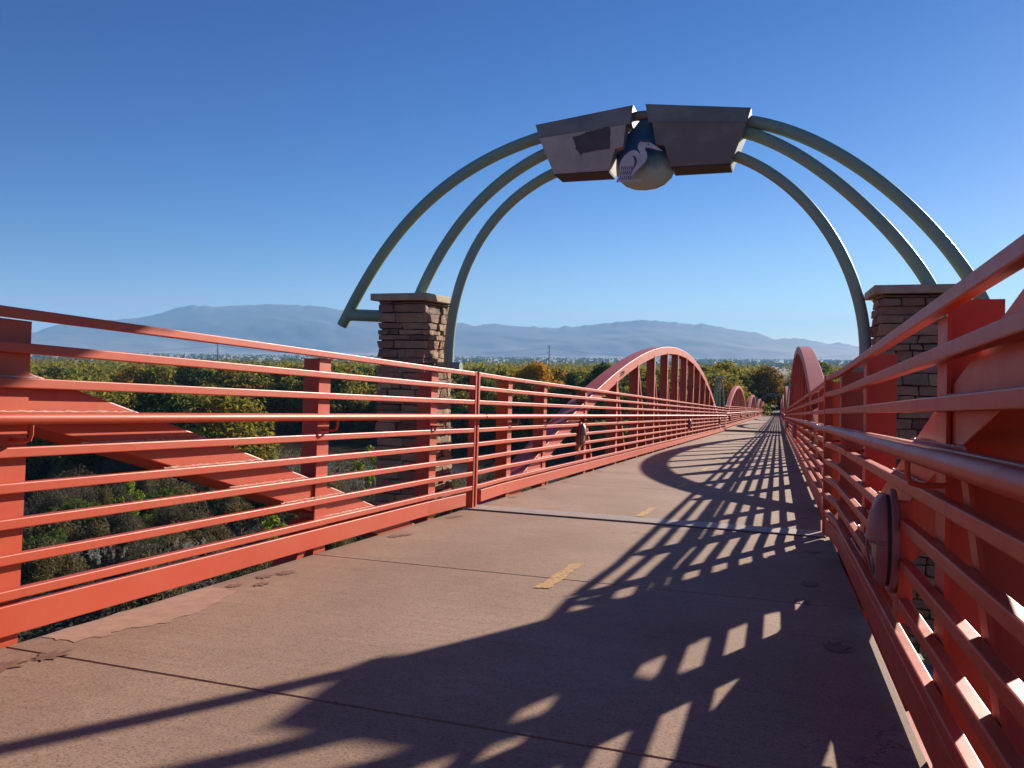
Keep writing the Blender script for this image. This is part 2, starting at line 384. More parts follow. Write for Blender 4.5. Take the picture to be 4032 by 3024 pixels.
# ---- railings
RH = [1.35, 1.21, 1.067, .925, .785, .641, .497, .353, .21]
LIGHT_L, LIGHT_R = [-15.92, .55, 15.95], [-7.2, 9.0]
NEAR_R = [16.2]
LEN = SPAN/2 - .055
def bar(mb, st, hx, z0, z1):
    """square bar along the bridge through stations (x, y)"""
    vs = []; fs = [(3,2,1,0)]
    for x, y in st: vs += [(x-hx, y, z0), (x+hx, y, z0), (x+hx, y, z1), (x-hx, y, z1)]
    for i in range(len(st)-1):
        for q in range(4): fs.append((4*i+q, 4*i+(q+1) % 4, 4*i+4+(q+1) % 4, 4*i+4+q))
    n = 4*(len(st)-1); fs.append((n, n+1, n+2, n+3)); mb.add(vs, fs)
def make_railing(s, cuts):
    root = empty('railing', TILT)
    e0, e1 = (-LEN, LEN) if s < 0 else (-LEN-.19, LEN-.19)     # the right-hand railing stops a little earlier at each joint
    def stations(a, b, off):
        f = lambda y: s*(W2+off) - s*.038*max(0, min(1, (abs(y-(e0+e1)/2)-(LEN-1.0))/.85))
        ys = sorted({a, b} | {y for y in (e0+.15, e0+1.0, e1-1.0, e1-.15) if a < y < b})
        return [(f(y), y) for y in ys]
    for i, z in enumerate(RH):
        mb = MB(); segs = [(e0, e1)]
        if i in (5, 6):
            a = e0; segs = []
            for c in cuts: c = c-(.04 if s > 0 else 0); segs.append((a, c-.10)); a = c+.10
            segs.append((a, e1))
        for a, b in segs: bar(mb, stations(a, b, 0), .02, z-.021, z+.021)
        mb.build('rail', M_RED, root, bevel=.005)
    mb = MB(); bar(mb, stations(e0+.16, e1-.16, .005), .017, .045, .168)
    mb.build('toe_plate', M_RED, root, bevel=.004)
    xh = s*(W2-.085)
    mb = MB(); mb.tube([(x, y, .925) for x, y in stations(e0+.02, e1-.02, -.085)], .0245, 16)
    hr = mb.build('handrail', M_RED, root, smooth=True)
    mb = MB(); mb.tube([(x, y, .925) for x, y in stations(e1-.12, e1-.03, -.085)] + [(s*(W2-.123), e1+.10, .925)], .0255, 16); mb.build('sleeve', M_RED, hr, smooth=True)
    for u in POSTU:
        if s > 0 and cuts == NEAR_R and u == 15.42: u = 15.54
        mb = MB(); tee(mb, s, u, -.5, 1.325, .152, wtop=.058 if s > 0 else 0); mb.build('post', M_RED, root)
    for sg, ye in ((-1, e0), (1, e1)):
        mb = MB(); y = ye+sg*.012; xm = W2-.038; xa, xb = s*(xm-.024), s*(xm-.013)
        mb.box(min(xa, xb), max(xa, xb), y-.021, y+.012 if sg > 0 else y+.021, -.02, 1.374)
        xa, xb = s*(xm-.0125), s*(xm+.045); y = ye-sg*.006; mb.box(min(xa, xb), max(xa, xb), y-.005, y+.005, -.02, 1.33)
        mb.build('end_post', M_RED, root, bevel=.002)
    for u in POSTU + HANG:
        mb = MB(); x0 = s*(W2+.022); y = u
        mb.tube([(x0, y, .835), (xh+s*.03, y, .832), (xh+s*.008, y, .838), (xh, y, .86), (xh, y, .91)], .008, 8)
        mb.build('handrail_bracket', M_RED, root, smooth=True)
    rng = random.Random(4+s)
    for rz in RH:                                   # weld seams where the rails cross the arch face
        for sg in (-1, 1):
            us = [u for u in [x*.02 for x in range(500, 1000)] if ARC(u)-.24 < rz+.022 < ARC(u)-.01]
            if len(us) < 4: continue
            mb = MB(); mb.tube([(s*(W2+.024)+rng.uniform(-.003, .003), sg*u, rz+.023+rng.uniform(-.002, .003)) for u in us], [rng.uniform(.003, .0075) for u in us], 5)
            mb.build('weld_seam', M_WELD, root, smooth=True)
    return root
RAILS = {}
for s, side in ((-1, 'left'), (1, 'right')):
    a = make_arch(s); note_kids(a)
    for k in range(6):
        M = span_matrix(k) @ Matrix.Translation((.007, .04, 0) if s > 0 else (0, 0, 0)); Mr = M
        if s > 0: M = M @ Matrix.Translation((0, -.07, .022))
        where = ['closest to the viewer, ending beside the stone pillar', 'tallest in view, just past the stone pillars', 'second in the row past the pillars',
                 'third in the row past the pillars', 'fourth in the row past the pillars', 'last before the far gateway'][k]
        la = f'red steel arch {side} of the path, {where}'
        wr = ['closest to the viewer', 'just beyond the tread plate', 'below the second arch', 'below the third arch', 'below the fourth arch', 'at the far end'][k]
        lr = f'red bar railing {side} of the path, {wr}'
        if k == 0:
            a.matrix_world = M; tag(a, la, 'bridge arch', 'steel arches along the bridge')
            r0 = make_railing(s, [] if s < 0 else NEAR_R); r0.matrix_world = Mr; tag(r0, lr, 'railing', 'railings along the bridge')
        elif k == 1:
            copy_tree(a, M, la); r = make_railing(s, LIGHT_L if s < 0 else LIGHT_R); note_kids(r); r.matrix_world = Mr; tag(r, lr, 'railing', 'railings along the bridge')
        else:
            copy_tree(a, M, la); copy_tree(r, Mr, lr)

# scribble on the first left arch
mb = MB(); rng = random.Random(3); pts = []
for i in range(40):
    q = i/39; y = 8.42+q*.42-20.69; pts.append((-(W2+.034), y + .03*math.sin(i*1.9), ARC(y)-.11 + .05*math.sin(i*1.3+1)*(1-.4*q)))
mb.tube(pts, .005, 5)
o = mb.build('scribble', M_INK); tag(o, 'dark scribbled graffiti on the inner face of the first left arch', 'graffiti'); o.matrix_world = span_matrix(1)

# ---- oval wall lights on the railings
def make_light():
    """local: +x away from the railing towards the path, z up"""
    root = empty('oval_light', TILT)
    def ell(mb, rx, ry, rz, x0, a0, a1, n=14, m=24, t0=0.0, t1=math.pi/2):
        # half dome, polar angle measured from +x
        idx = []
        for i in range(n+1):
            th = t0+(t1-t0)*i/n; row = []
            for j in range(m+1):
                ph = a0+(a1-a0)*j/m
                row.append(len(mb.v)); mb.v.append((x0+rx*math.cos(th), ry*math.sin(th)*math.cos(ph), rz*math.sin(th)*math.sin(ph)))
            idx.append(row)
        for i in range(n):
            for j in range(m): mb.f.append((idx[i][j], idx[i][j+1], idx[i+1][j+1], idx[i+1][j]))
    mb = MB(); m = 32
    mb.prism([(.118*math.cos(2*math.pi*k/m), .192*math.sin(2*math.pi*k/m)) for k in range(m)], lambda u, v, t: (t, u, v), 0, .024)
    mb.build('backplate', M_HOUSING, root, bevel=.006)
    mb = MB(); mb.prism([(.100*math.cos(2*math.pi*k/m), .168*math.sin(2*math.pi*k/m)) for k in range(m)], lambda u, v, t: (t, u, v), .024, .036)
    mb.build('gasket', M_DARK, root)
    mb = MB(); ell(mb, .045, .086, .150, .036, math.pi, 2*math.pi); mb.build('lens', M_LENS, root, smooth=True)
    mb = MB(); ell(mb, .066, .104, .172, .036, -.05, math.pi+.05)
    v = len(mb.v); mb.build('hood', M_HOUSING, root, smooth=True).modifiers.new('thick', 'SOLIDIFY').thickness = .008
    mb = MB(); ell(mb, .066, .104, .172, .036, math.pi-.04, 2*math.pi+.04, t0=.95)
    mb.build('rim', M_HOUSING, root, smooth=True).modifiers.new('thick', 'SOLIDIFY').thickness = .008
    mb = MB(); mb.tube([(.040+.058*math.cos(a), 0, -.160*math.sin(a)) for a in [i*1.1/8 for i in range(9)]], .006, 6)
    mb.build('guard', M_HOUSING, root, smooth=True)
    mb = MB(); mb.box(-.05, -.002, -.072, -.064, -.285, .145); mb.box(-.05, -.002, .064, .072, -.285, .145); mb.box(-.008, -.001, -.064, .064, -.285, .145)
    mb.build('bracket', M_RED, root)
    return root
lt = make_light(); note_kids(lt)
first = True
names_u = ['near end', 'middle', 'far end']
for s, side in ((-1, 'left'), (1, 'right')):
    for k in range(6):
        us = (NEAR_R if s > 0 else []) if k == 0 else (LIGHT_L if s < 0 else LIGHT_R)
        for q, u in enumerate(us):
            M = span_matrix(k) @ Matrix.Translation((s*(W2-.022) + (.007 if s > 0 else 0), u + (.0 if s > 0 else 0), .638 if k else .57)) @ Matrix.Rotation(0 if s < 0 else math.pi, 4, 'Z')
            nm = (['near end', 'middle', 'far end'] if s < 0 else ['near half', 'far half'])[q] if k else ''
            lab = f'oval hooded light on the {side} railing, {nm} of the {ORD[k]} span past the pillars' if k else 'large oval hooded light on the right railing, closest to the viewer'
            if first: lt.matrix_world = M; tag(lt, lab, 'wall light', 'oval lights along the railings'); first = False
            else: copy_tree(lt, M, lab)

# ---- tread plate over the expansion joint, and one at every pier
def plate(k, label=True):
    mb = MB(); mb.prism([(-1.68, -.13), (1.66, -.36), (1.66, -.02), (-1.68, .22)], lambda u, v, t: (u, v, t), .003, .014)
    o = mb.build('tread_plate', M_PLATE, bevel=.003)
    lip = MB(); lip.prism([(-1.68, -.148), (1.66, -.383), (1.66, -.364), (-1.68, -.134)], lambda u, v, t: (u, v, t), -.02, .004); lip.build('rubber_seal', M_DARK, o)
    o.matrix_world = span_matrix(k) @ Matrix.Translation((0, SPAN/2, 0))
    tag(o, ['grey steel tread plate across the path over the near joint', 'small grey tread plate across the path at the second pier'][min(k, 1)] if k < 2 else f'thin tread plate across the path at the end of the {ORD[k]} span', 'tread plate', 'tread plates across the path')
for k in range(5): plate(k)

# ---- worn yellow centre dashes, leaf stamps, repair patch (marks on the deck)
rng = random.Random(11)
def ragged(poly, amp, sub=14):
    out = []
    for i, (a, b) in enumerate(zip(poly, poly[1:]+poly[:1])):
        for k in range(sub):
            q = k/sub; out.append((a[0]+(b[0]-a[0])*q+rng.uniform(-amp, amp), a[1]+(b[1]-a[1])*q+rng.uniform(-amp, amp)))
    return out
def flat(name, polys, matl, z, M):
    bm = bmesh.new()
    for p in polys:
        f = bm.faces.new([bm.verts.new((x, y, z)) for x, y in p])
    bmesh.ops.recalc_face_normals(bm, faces=bm.faces); bmesh.ops.triangulate(bm, faces=bm.faces)
    for f in bm.faces:
        if f.normal.z < 0: f.normal_flip()
    me = bpy.data.meshes.new(name); bm.to_mesh(me); bm.free(); me.materials.append(matl)
    o = bpy.data.objects.new(name, me); col.objects.link(o); o.matrix_world = M; tag(o, kind='structure'); return o
for k in range(-2, 40):
    y = -3.3 + 3.5*k; w = .047; 
    M = TILT if y < SPAN-1.2 else span_matrix(2) @ Matrix.Translation((0, -1.5*SPAN, 0))
    flat('centre_dash', [ragged([(-w, y), (w-.01, y+.03), (w, y+.85), (-w+.02, y+.82)], .008)], M_YELLOW, .004, M)
def leaf(cx, cy, r, a):
    pts = []
    for i in range(18):
        q = i/18*2*math.pi; rr = r*(1 if i % 2 == 0 else .55)*(.75+.35*math.cos(q)); pts.append((cx+rr*math.cos(q+a)*.62, cy+rr*math.sin(q+a)*1.0))
    return pts
LS = [(-1.50,-5.47,.13,.3),(-1.44,-5.32,.12,1.4),(-1.57,-3.97,.085,2),(-1.48,-3.87,.09,.4),(-1.58,-3.70,.10,1),(-1.50,-3.55,.11,2.7),
      (-1.58,-1.98,.13,.2),(-1.50,-1.90,.10,2),(-1.60,-.76,.12,.7),(-1.54,-.66,.1,2.4),(-1.62,1.17,.12,1),(-1.60,2.35,.13,.4),(-1.6,3.5,.12,.4),(-1.58,5.9,.13,1.4),(-1.6,8.1,.12,.4),
      (1.5,-1.2,.14,.3),(1.45,-2.5,.13,1.3),(1.5,-3.9,.15,.3),(1.38,-3.0,.12,.3),(1.5,.9,.12,.3)]
flat('leaf_stamp', [leaf(*q) for q in LS], M_STAMP, .0035, TILT)
flat('repair_patch', [ragged([(-1.69,-5.12),(-1.49,-5.10),(-1.45,-4.87),(-1.37,-4.70),(-1.39,-4.45),(-1.47,-4.07),(-1.69,-4.02)], .018, 7)], M_PATCH, .002, TILT)

# ---- piers under every joint
for k in range(7):
    M = span_matrix(max(k-1, 0) if k else 0) @ Matrix.Translation((0, SPAN/2 if k else -SPAN/2, 0)); p = M.translation
    root = empty('bridge_pier', Matrix.Translation((0, p.y, -17.5)))
    h = p.z + 17.5
    mb = MB(); mb.box(-2.75, 2.75, -.6, .6, h-1.75, h-.95); mb.build('cap_beam', M_PIER, root, bevel=.04)
    for x in (-1.35, 1.35):
        mb = MB(); mb.tube([(x, 0, -1), (x, 0, h-1.76)], .42, 20); mb.build('column', M_PIER, root, smooth=True)
    tag(root, f'{["nearest", "", "second", "third", "fourth", "fifth", "farthest"][k]} concrete pier under the bridge, two round columns' if k not in (1,) else 'concrete pier carrying the two near stone pillars', 'bridge pier', 'concrete piers under the bridge')

# ------------------------------------------------------------------ gateway: stone pillars, pipes, boxes, disc and bird
def stone_pillar(sx, M, label, seed):
    """world-upright; inner face at |x| = 2.045, y -.337 .. .337, top of cap z = 2.135"""
    rg = random.Random(seed); root = empty('stone_pillar', M @ Matrix.Translation((sx*2.29, 0, -1.0)))
    ox = sx*2.29
    core = MB(); core.box(-.225, .225, -.315, .315, 0, 3.06); core.build('core', M_MORTAR, root)
    st = MB(); z = 0.
    def block(c0, c1):
        # irregular faced block between corners, slightly pillowed
        v = []
        for zz in (c0[2], c1[2]):
            for (x, y) in ((c0[0], c0[1]), (c1[0], c0[1]), (c1[0], c1[1]), (c0[0], c1[1])):
                v.append((x+rg.uniform(-.008, .008), y+rg.uniform(-.008, .008), zz+rg.uniform(-.005, .005)))
        st.add(v, [(3,2,1,0),(4,5,6,7),(0,1,5,4),(1,2,6,5),(2,3,7,6),(3,0,4,7)])
    while z < 3.04:
        hgt = min(rg.uniform(.052, .105), 3.06-z); t = (3.06-z)*.012; flip = rg.random() < .5
        X, Y = .245+t, .337+t*1.1
        def run(a0, a1):
            a = a0; out = []
            while a < a1-.001:
                w = rg.uniform(.10, .36); b = a+w
                if a1-b < .09: b = a1
                out.append((a+.004, b-.004)); a = b
            return out
        for sd in (-1, 1):
            for a, b in run(-X, X):
                pr = rg.uniform(-.012, .018); y0, y1 = sd*(Y+pr), sd*(Y-.11)
                block((a, min(y0, y1), z+.004), (b, max(y0, y1), z+hgt-.004))
            for a, b in run(-Y+.10, Y-.10):
                pr = rg.uniform(-.015, .022); x0, x1 = sd*(X+pr), sd*(X-.10)
                block((min(x0, x1), a, z+.004), (max(x0, x1), b, z+hgt-.004))
        z += hgt
    me = st.mesh('ledge_stones', M_STONE, bevel=.010)
    bm = bmesh.new(); bm.from_mesh(me); bmesh.ops.triangulate(bm, faces=[f for f in bm.faces if len(f.verts) > 4])
    big = [e for e in bm.edges if e.calc_length() > .06]
    bmesh.ops.subdivide_edges(bm, edges=big, cuts=3, use_grid_fill=True)
    for v in bm.verts:
        n = noise.noise_vector(v.co*9 + Vector((seed*3.1, 0, 0)))*.014 + noise.noise_vector(v.co*28)*.009
        v.co += Vector((n.x, n.y, n.z*.4))
    bm.to_mesh(me); bm.free()
    o = bpy.data.objects.new('ledge_stones', me); col.objects.link(o); o.parent = root
    cp = MB(); zc = 3.068
    cp.add([(-.305,-.41,zc),(.305,-.41,zc),(.305,.41,zc),(-.305,.41,zc),(-.305,-.41,zc+.068),(.305,-.41,zc+.068),(.305,.41,zc+.068),(-.305,.41,zc+.068),(0,-.1,zc+.092),(0,.1,zc+.092)],
           [(3,2,1,0),(0,1,5,4),(1,2,6,5),(2,3,7,6),(3,0,4,7),(4,5,8),(5,6,9,8),(6,7,9),(7,4,8,9)])
    cp.build('cap', M_CAP, root, bevel=.008)
    pl = MB(); pl.box(-.42, .42, -.50, .50, -.5, 0.0); pl.build('plinth', M_PIER, root, bevel=.02)
    tag(root, label, 'stone pillar', 'stone pillars of the gateways')
    return root

def smooth_path(P, n=48):
    # Catmull-Rom through control points
    P = [Vector(p) for p in P]; Q = [P[0]*2-P[1]] + P + [P[-1]*2-P[-2]]; out = []
    for i in range(1, len(Q)-2):
        for k in range(8):
            t = k/8; a, b, c, d = Q[i-1], Q[i], Q[i+1], Q[i+2]
            out.append(.5*((2*b)+(c-a)*t+(2*a-5*b+4*c-d)*t*t+(3*b-a-3*c+d)*t**3))
    out.append(P[-1]); return out
PIPES = {-1: {
 'outer': [(.80,3.70),(.998,3.658),(1.231,3.598),(1.516,3.486),(1.787,3.358),(2.103,3.160),(2.387,2.904),(2.634,2.631),(2.844,2.371),(2.992,2.106),(3.154,1.84)],
 'mid':   [(.78,3.56),(.932,3.498),(1.210,3.373),(1.513,3.157),(1.783,2.897),(2.019,2.593),(2.178,2.319),(2.259,2.16),(2.29,2.09)],
 'inner': [(.70,3.36),(.847,3.307),(1.114,3.172),(1.358,2.987),(1.567,2.761),(1.740,2.438),(1.836,2.183),(1.894,1.944),(1.931,1.667),(1.935,1.43)]},
 1: {
 'outer': [(.80,3.69),(.987,3.650),(1.211,3.588),(1.495,3.457),(1.746,3.301),(1.979,3.120),(2.182,2.929),(2.395,2.727),(2.580,2.508),(2.711,2.293),(2.842,2.066),(2.95,1.84)],
 'mid':   [(.80,3.60),(1.010,3.544),(1.214,3.432),(1.470,3.267),(1.723,3.062),(1.917,2.878),(2.108,2.668),(2.271,2.461),(2.458,2.185),(2.50,2.09)],
 'inner': [(.72,3.41),(.898,3.334),(1.073,3.248),(1.277,3.087),(1.463,2.900),(1.649,2.642),(1.777,2.418),(1.863,2.182),(1.921,1.977),(1.960,1.759),(1.965,1.43)]}}
def fair(P, n=14):
    # one even curve through the surveyed points
    P = np.array(P); l = np.concatenate([[0], np.cumsum(np.hypot(*np.diff(P, axis=0).T))]); q = np.linspace(0, l[-1], n)
    return list(zip(np.polyval(np.polyfit(l, P[:, 0], 4), q), np.polyval(np.polyfit(l, P[:, 1], 4), q)))
WID = {'outer': .057, 'mid': .055, 'inner': .050}
def gateway(M, label, bird=True):
    root = empty('gateway_arch', M)
    for s in (-1, 1):
        for k in ('outer', 'mid', 'inner'):
            mb = MB(); mb.tube(smooth_path([(s*x, {'outer':.03,'mid':.03,'inner':.03}[k], z) for x, z in fair(PIPES[s][k])]), WID[k], 18)
            mb.build('curved_pipe', M_GREEN, root, smooth=True)
        mb = MB(); xe = 3.085 if s < 0 else 2.93; mb.tube([(s*2.40, .03, 1.925), (s*(xe-.04), .03, 1.955)], .062, 18); mb.tube([(s*(xe-.055), .03, 1.954), (s*xe, .03, 1.957)], .064, 18); mb.build('stub_pipe', M_GREEN, root, smooth=True)
        mb = MB(); mb.tube([(s*2.10, .03, 1.42), (s*1.80, .03, 1.42)], .05, 16); mb.build('stub_pipe', M_GREEN, root, smooth=True)
        # box: upper band upright, lower part leaning back, stepped inner side
        up_ = [(s*.055, 3.838), (s*.985, 3.728), (s*.948, 3.600), (s*.085, 3.668)]
        lo_ = [(s*.120, 3.665), (s*.948, 3.600), (s*.815, 3.266), (s*.285, 3.268), (s*.225, 3.457), (s*.150, 3.468)]
        mb = MB(); y0, y1 = -.17, .23
        mb.prism(up_, lambda u, v, t: (u, t, v), y0, y1)
        mb.build('box_top', M_BOX, root, bevel=.004)
        mb = MB()
        mb.prism(lo_, lambda u, v, t: (u, t + (.055*(3.6-v)/.33 if t < 0 else 0) + (.003 if t < 0 else -.003), v), y0, y1)
        bt = MB(); bt.prism([(s*.812, 3.2655), (s*.812, 3.257), (s*.288, 3.257), (s*.288, 3.2655)], lambda u, v, t: (u, t, v), -.11, .225); bt.build('box_bottom', M_DARK, root)  # added dark sheet, makes the box underside darker than its sides
        mb.build('box_body', M_BOXPALE if (s < 0 and bird) else M_BOX, root, bevel=.004)
    mb = MB(); mb.tube([(-.12, .03, 3.79), (.12, .03, 3.79)], .045, 16); mb.build('tie_pipe', M_BOX, root, smooth=True)
    # painted bulb-shaped disc
    prof = [(0.0,3.092),(.10,3.103),(.18,3.135),(.24,3.19),(.272,3.25),(.278,3.31),(.277,3.38),(.268,3.45),(.245,3.52),(.205,3.58),(.155,3.64),(.105,3.69),(.065,3.74)]
    mb = MB(); m = 36
    for i, (r, z) in enumerate(prof):
        for k in range(m): a = 2*math.pi*k/m; mb.v.append((.035+r*math.cos(a), .02+r*.38*math.sin(a), z))
    for i in range(len(prof)-1):
        for k in range(m): k2 = (k+1) % m; mb.f.append((i*m+k, i*m+k2, (i+1)*m+k2, (i+1)*m+k))
    mb.build('painted_disc', M_BULB, root, smooth=True)
    if bird:
        mb = MB(); mb.box(-.10, -.06, -.215, -.12, 3.30, 3.34); mb.box(.02, .06, -.215, -.12, 3.40, 3.44); mb.build('bird_bracket', M_BOX, root)
        px = [(1065,415),(1090,404),(1115,400),(1150,420),(1172,448),(1215,480),(1270,525),(1210,508),(1150,485),(1110,478),(1102,500),(1120,530),(1125,580),(1105,625),(1062,668),(1030,700),(1002,730),(972,765),(938,786),(980,795),(1075,790),(1060,802),(1050,835),(1040,802),(985,806),(960,806),(935,800),(925,830),(918,800),(903,795),(890,810),(882,798),(868,810),(858,800),(838,812),(830,800),(855,750),(866,690),(861,640),(876,590),(910,545),(955,510),(1000,497),(1030,510),(1052,538),(1060,530),(1042,498),(1032,462),(1045,435)]
        kx = (.226+.164)/(1270-860); f = lambda p: (-.164+(p[0]-860)*kx, 3.500-(p[1]-400)*(.373/410))
        P = [f(p) for p in px]
        mb = MB(); mb.prism(P, lambda u, v, t: (u, t, v), -.232, -.220); ob = mb.build('bird_cutout', M_BIRD, root)
        def mark(nm, pp):
            mb = MB(); mb.prism(pp, lambda u, v, t: (u, t, v), -.2345, -.2325); mb.build(nm, M_BIRDDARK, ob)
        mark('crest', [f(p) for p in [(1063,417),(1090,402),(1117,399),(1150,420),(1166,442),(1130,430),(1095,428)]])
        mark('eye', [f((1134+8*math.cos(a), 452+8*math.sin(a))) for a in [i*math.pi/4 for i in range(8)]])
        mark('wing_edge', [f(p) for p in [(980,550),(1010,560),(1030,600),(1018,650),(990,695),(975,700),(1000,655),(1010,610),(995,575)]])
        for r_ in range(3):
            for c_ in range(6):
                x = 885+c_*20-r_*6; y = 650+r_*48+(c_ % 2)*6; x -= max(0, c_-4)*3
                mark('feather', [f(p) for p in [(x,y),(x+7,y+1),(x-3,y+32),(x-13,y+42),(x-10,y+28)]])
        # dark over-painted patch on the left box
        rg = random.Random(5); base = [(425,355),(520,345),(560,325),(680,300),(785,292),(770,490),(690,495),(520,510),(500,540),(485,500),(455,470),(450,420)]
        kx2 = (-.956+.802)/(100-245); g = lambda p: (-.956+(p[0]-100)*(.690/680), 3.655-(p[1]-290)*(.387/400))
        pt = []
        for a, b in zip(base, base[1:]+base[:1]):
            for k in range(6): pt.append(g((a[0]+(b[0]-a[0])*k/6+rg.uniform(-5, 5), a[1]+(b[1]-a[1])*k/6+rg.uniform(-5, 5))))
        mb = MB(); mb.prism(pt, lambda u, v, t: (u, t + .055*(3.6-v)/.33, v), -.1715, -.1685); mb.build('painted_over_patch', M_COVER, root)
    tag(root, label, 'gateway arch', 'gateway arches of the bridge')
    return root
gateway(Matrix.Identity(4), 'large near gateway arch of curved green pipes holding two steel boxes and a bird disc')
stone_pillar(-1, Matrix.Identity(4), 'near stone pillar behind the left railing, with pale cap and green pipe stub', 1)
stone_pillar(1, Matrix.Identity(4), 'near stone pillar behind the right railing, mostly in shade', 2)
FAR = span_matrix(5) @ Matrix.Translation((0, SPAN/2, 0))
FM = Matrix.Translation(FAR.translation + Vector((0, 0, .5))) @ Matrix.Rotation(math.pi, 4, 'Z') @ Matrix.Scale(1.25, 4)
gateway(FM, 'tiny far gateway arch at the end of the bridge under the trees', True)
stone_pillar(-1, FM, 'far stone pillar at the right end of the distant gateway', 3)
stone_pillar(1, FM, 'far stone pillar at the left end of the distant gateway', 4)

# pipe pylons at the second and fourth piers
def pylon(M, s, label):
    root = empty('pipe_pylon', M)
    for xo, yo, b in ((-.46, -.12, .10), (-.20, .0, .07), (.06, .14, .02), (.36, .05, -.08)):
        pts = []
        for i in range(11):
            q = i/10; x = xo*(1-q)**.62+b*-1*q; pts.append((s*(-x), yo*(1-.6*q), -.6+3.65*q))
        mb = MB(); mb.tube(smooth_path(pts), .045, 12); mb.build('curved_pipe', M_GREEN, root, smooth=True)
    mb = MB(); mb.add([(-.2,-.17,2.98),(.2,-.17,3.0),(.2,.17,3.0),(-.2,.17,2.98),(-.24,-.2,3.10),(.24,-.2,3.13),(.24,.2,3.13),(-.24,.2,3.10)], [(3,2,1,0),(4,5,6,7),(0,1,5,4),(1,2,6,5),(2,3,7,6),(3,0,4,7)])
    mb.build('box_top', M_STEEL, root, bevel=.006)
    mb = MB(); mb.box(-.35, .35, -.3, .3, -1.1, -.6); mb.build('base', M_PIER, root, bevel=.02)
    tag(root, label, 'pipe pylon', 'pipe pylons beside the bridge')
for k, nm in ((1, 'second'), (3, 'fourth')):
    for s, side in ((-1, 'left'), (1, 'right')):
        M = span_matrix(k) @ Matrix.Translation((s*1.98, SPAN/2, 0)); pylon(Matrix.Translation(M.translation), s, f'slim pylon of bent pipes under a flat box, {side} of the path, {nm} pier')

# ------------------------------------------------------------------ terrain
GZ = -15.0
RIV = [(80, 66), (30, 88), (-20, 112), (-58, 131), (-90, 142), (-130, 149), (-190, 158), (-280, 176)]
def riv_d(x, y):
    b = 1e9
    for (ax, ay), (bx, by) in zip(RIV[:-1], RIV[1:]):
        dx, dy = bx-ax, by-ay; t = max(0, min(1, ((x-ax)*dx+(y-ay)*dy)/(dx*dx+dy*dy))); b = min(b, math.hypot(x-ax-t*dx, y-ay-t*dy))
    return b
END = FAR.translation
def ground_z(x, y):
    z = GZ + .5*noise.noise(Vector((x*.02, y*.02, 0)))
    d = riv_d(x, y)
    if d < 20: z -= 2.2*min(1, max(0, (20-d)/6))
    # embankment carrying the path at the far end
    m = max(0, min(1, (y-END.y+8)/10))*max(0, min(1, (22-abs(x))/14)); z = z*(1-m) + (END.z-.35)*m if m > 0 and y < 420 else z
    return z
def mat_ground():
    m, t, b = mat_new('ground'); geo = t.nodes.new('ShaderNodeNewGeometry').outputs['Position']
    n = nz(t, geo, .06, 6, .65); n2 = nz(t, geo, 1.2, 5, .7); n3 = nz(t, geo, .0009, 6, .6)
    x = mix(t, ramp(t, n, [(.35, (0,0,0)), (.65, (1,1,1))]), (.045, .042, .026), (.085, .075, .048))
    x = mix(t, ramp(t, n2, [(.4, (0,0,0)), (.7, (.7,.7,.7))]), x, (.045, .045, .024))
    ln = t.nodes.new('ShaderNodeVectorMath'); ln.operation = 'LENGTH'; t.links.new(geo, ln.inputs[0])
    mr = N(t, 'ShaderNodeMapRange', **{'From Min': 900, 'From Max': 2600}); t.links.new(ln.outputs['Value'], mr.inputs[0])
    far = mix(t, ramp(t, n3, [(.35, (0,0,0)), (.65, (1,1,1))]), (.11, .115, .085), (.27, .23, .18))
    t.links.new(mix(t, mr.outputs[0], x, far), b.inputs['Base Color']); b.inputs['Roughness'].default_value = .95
    bump(t, b, n2, .6, .3)
    return m
M_GROUND = mat_ground()
def axis(lo, hi, step, far):
    a = list(np.arange(lo, hi+.1, step)); g = step
    while a[-1] < far: g *= 1.5; a.append(min(a[-1]+g, far))
    g = step
    while a[0] > -far: g *= 1.5; a.insert(0, max(a[0]-g, -far))
    return a
xs = axis(-330, 90, 5, 14500); ys = axis(-60, 420, 5, 14500)
vs = [(x, y, ground_z(x, y) if (-420 < x < 160 and -120 < y < 520) else GZ) for y in ys for x in xs]
nx = len(xs); fs = [(j*nx+i, j*nx+i+1, (j+1)*nx+i+1, (j+1)*nx+i) for j in range(len(ys)-1) for i in range(nx-1)]
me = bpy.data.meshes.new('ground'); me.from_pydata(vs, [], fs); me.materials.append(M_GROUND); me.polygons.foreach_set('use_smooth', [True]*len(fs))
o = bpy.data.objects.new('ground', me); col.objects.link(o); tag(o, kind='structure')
# path beyond the bridge
mb = MB(); mb.prism([(-1.7, END.y+.02), (1.7, END.y+.02), (1.7, END.y+9), (-1.7, END.y+9)], lambda u, v, t: (u, v, t), END.z-.9, END.z-.02); o = mb.build('path', M_DECK); tag(o, kind='structure')
# river
def mat_water():
    m, t, b = mat_new('river_water'); b.inputs['Base Color'].default_value = (.075, .058, .036, 1); b.inputs['Roughness'].default_value = .07; b.inputs['IOR'].default_value = 1.33
    geo = t.nodes.new('ShaderNodeNewGeometry').outputs['Position']
    mp = t.nodes.new('ShaderNodeMapping'); mp.inputs['Rotation'].default_value = (0, 0, .6); mp.inputs['Scale'].default_value = (1, 3, 1); t.links.new(geo, mp.inputs[0])
    bump(t, b, nz(t, mp.outputs[0], .5, 4, .6), .25, .12); return m
mb = MB(); L_, R_ = [], []
for i, (x, y) in enumerate(RIV):
    a = Vector(RIV[max(i-1, 0)]); b = Vector(RIV[min(i+1, len(RIV)-1)]); d = (b-a).normalized(); n = Vector((-d.y, d.x))
    L_.append((x+n.x*20, y+n.y*20, GZ-.85)); R_.append((x-n.x*20, y-n.y*20, GZ-.85))
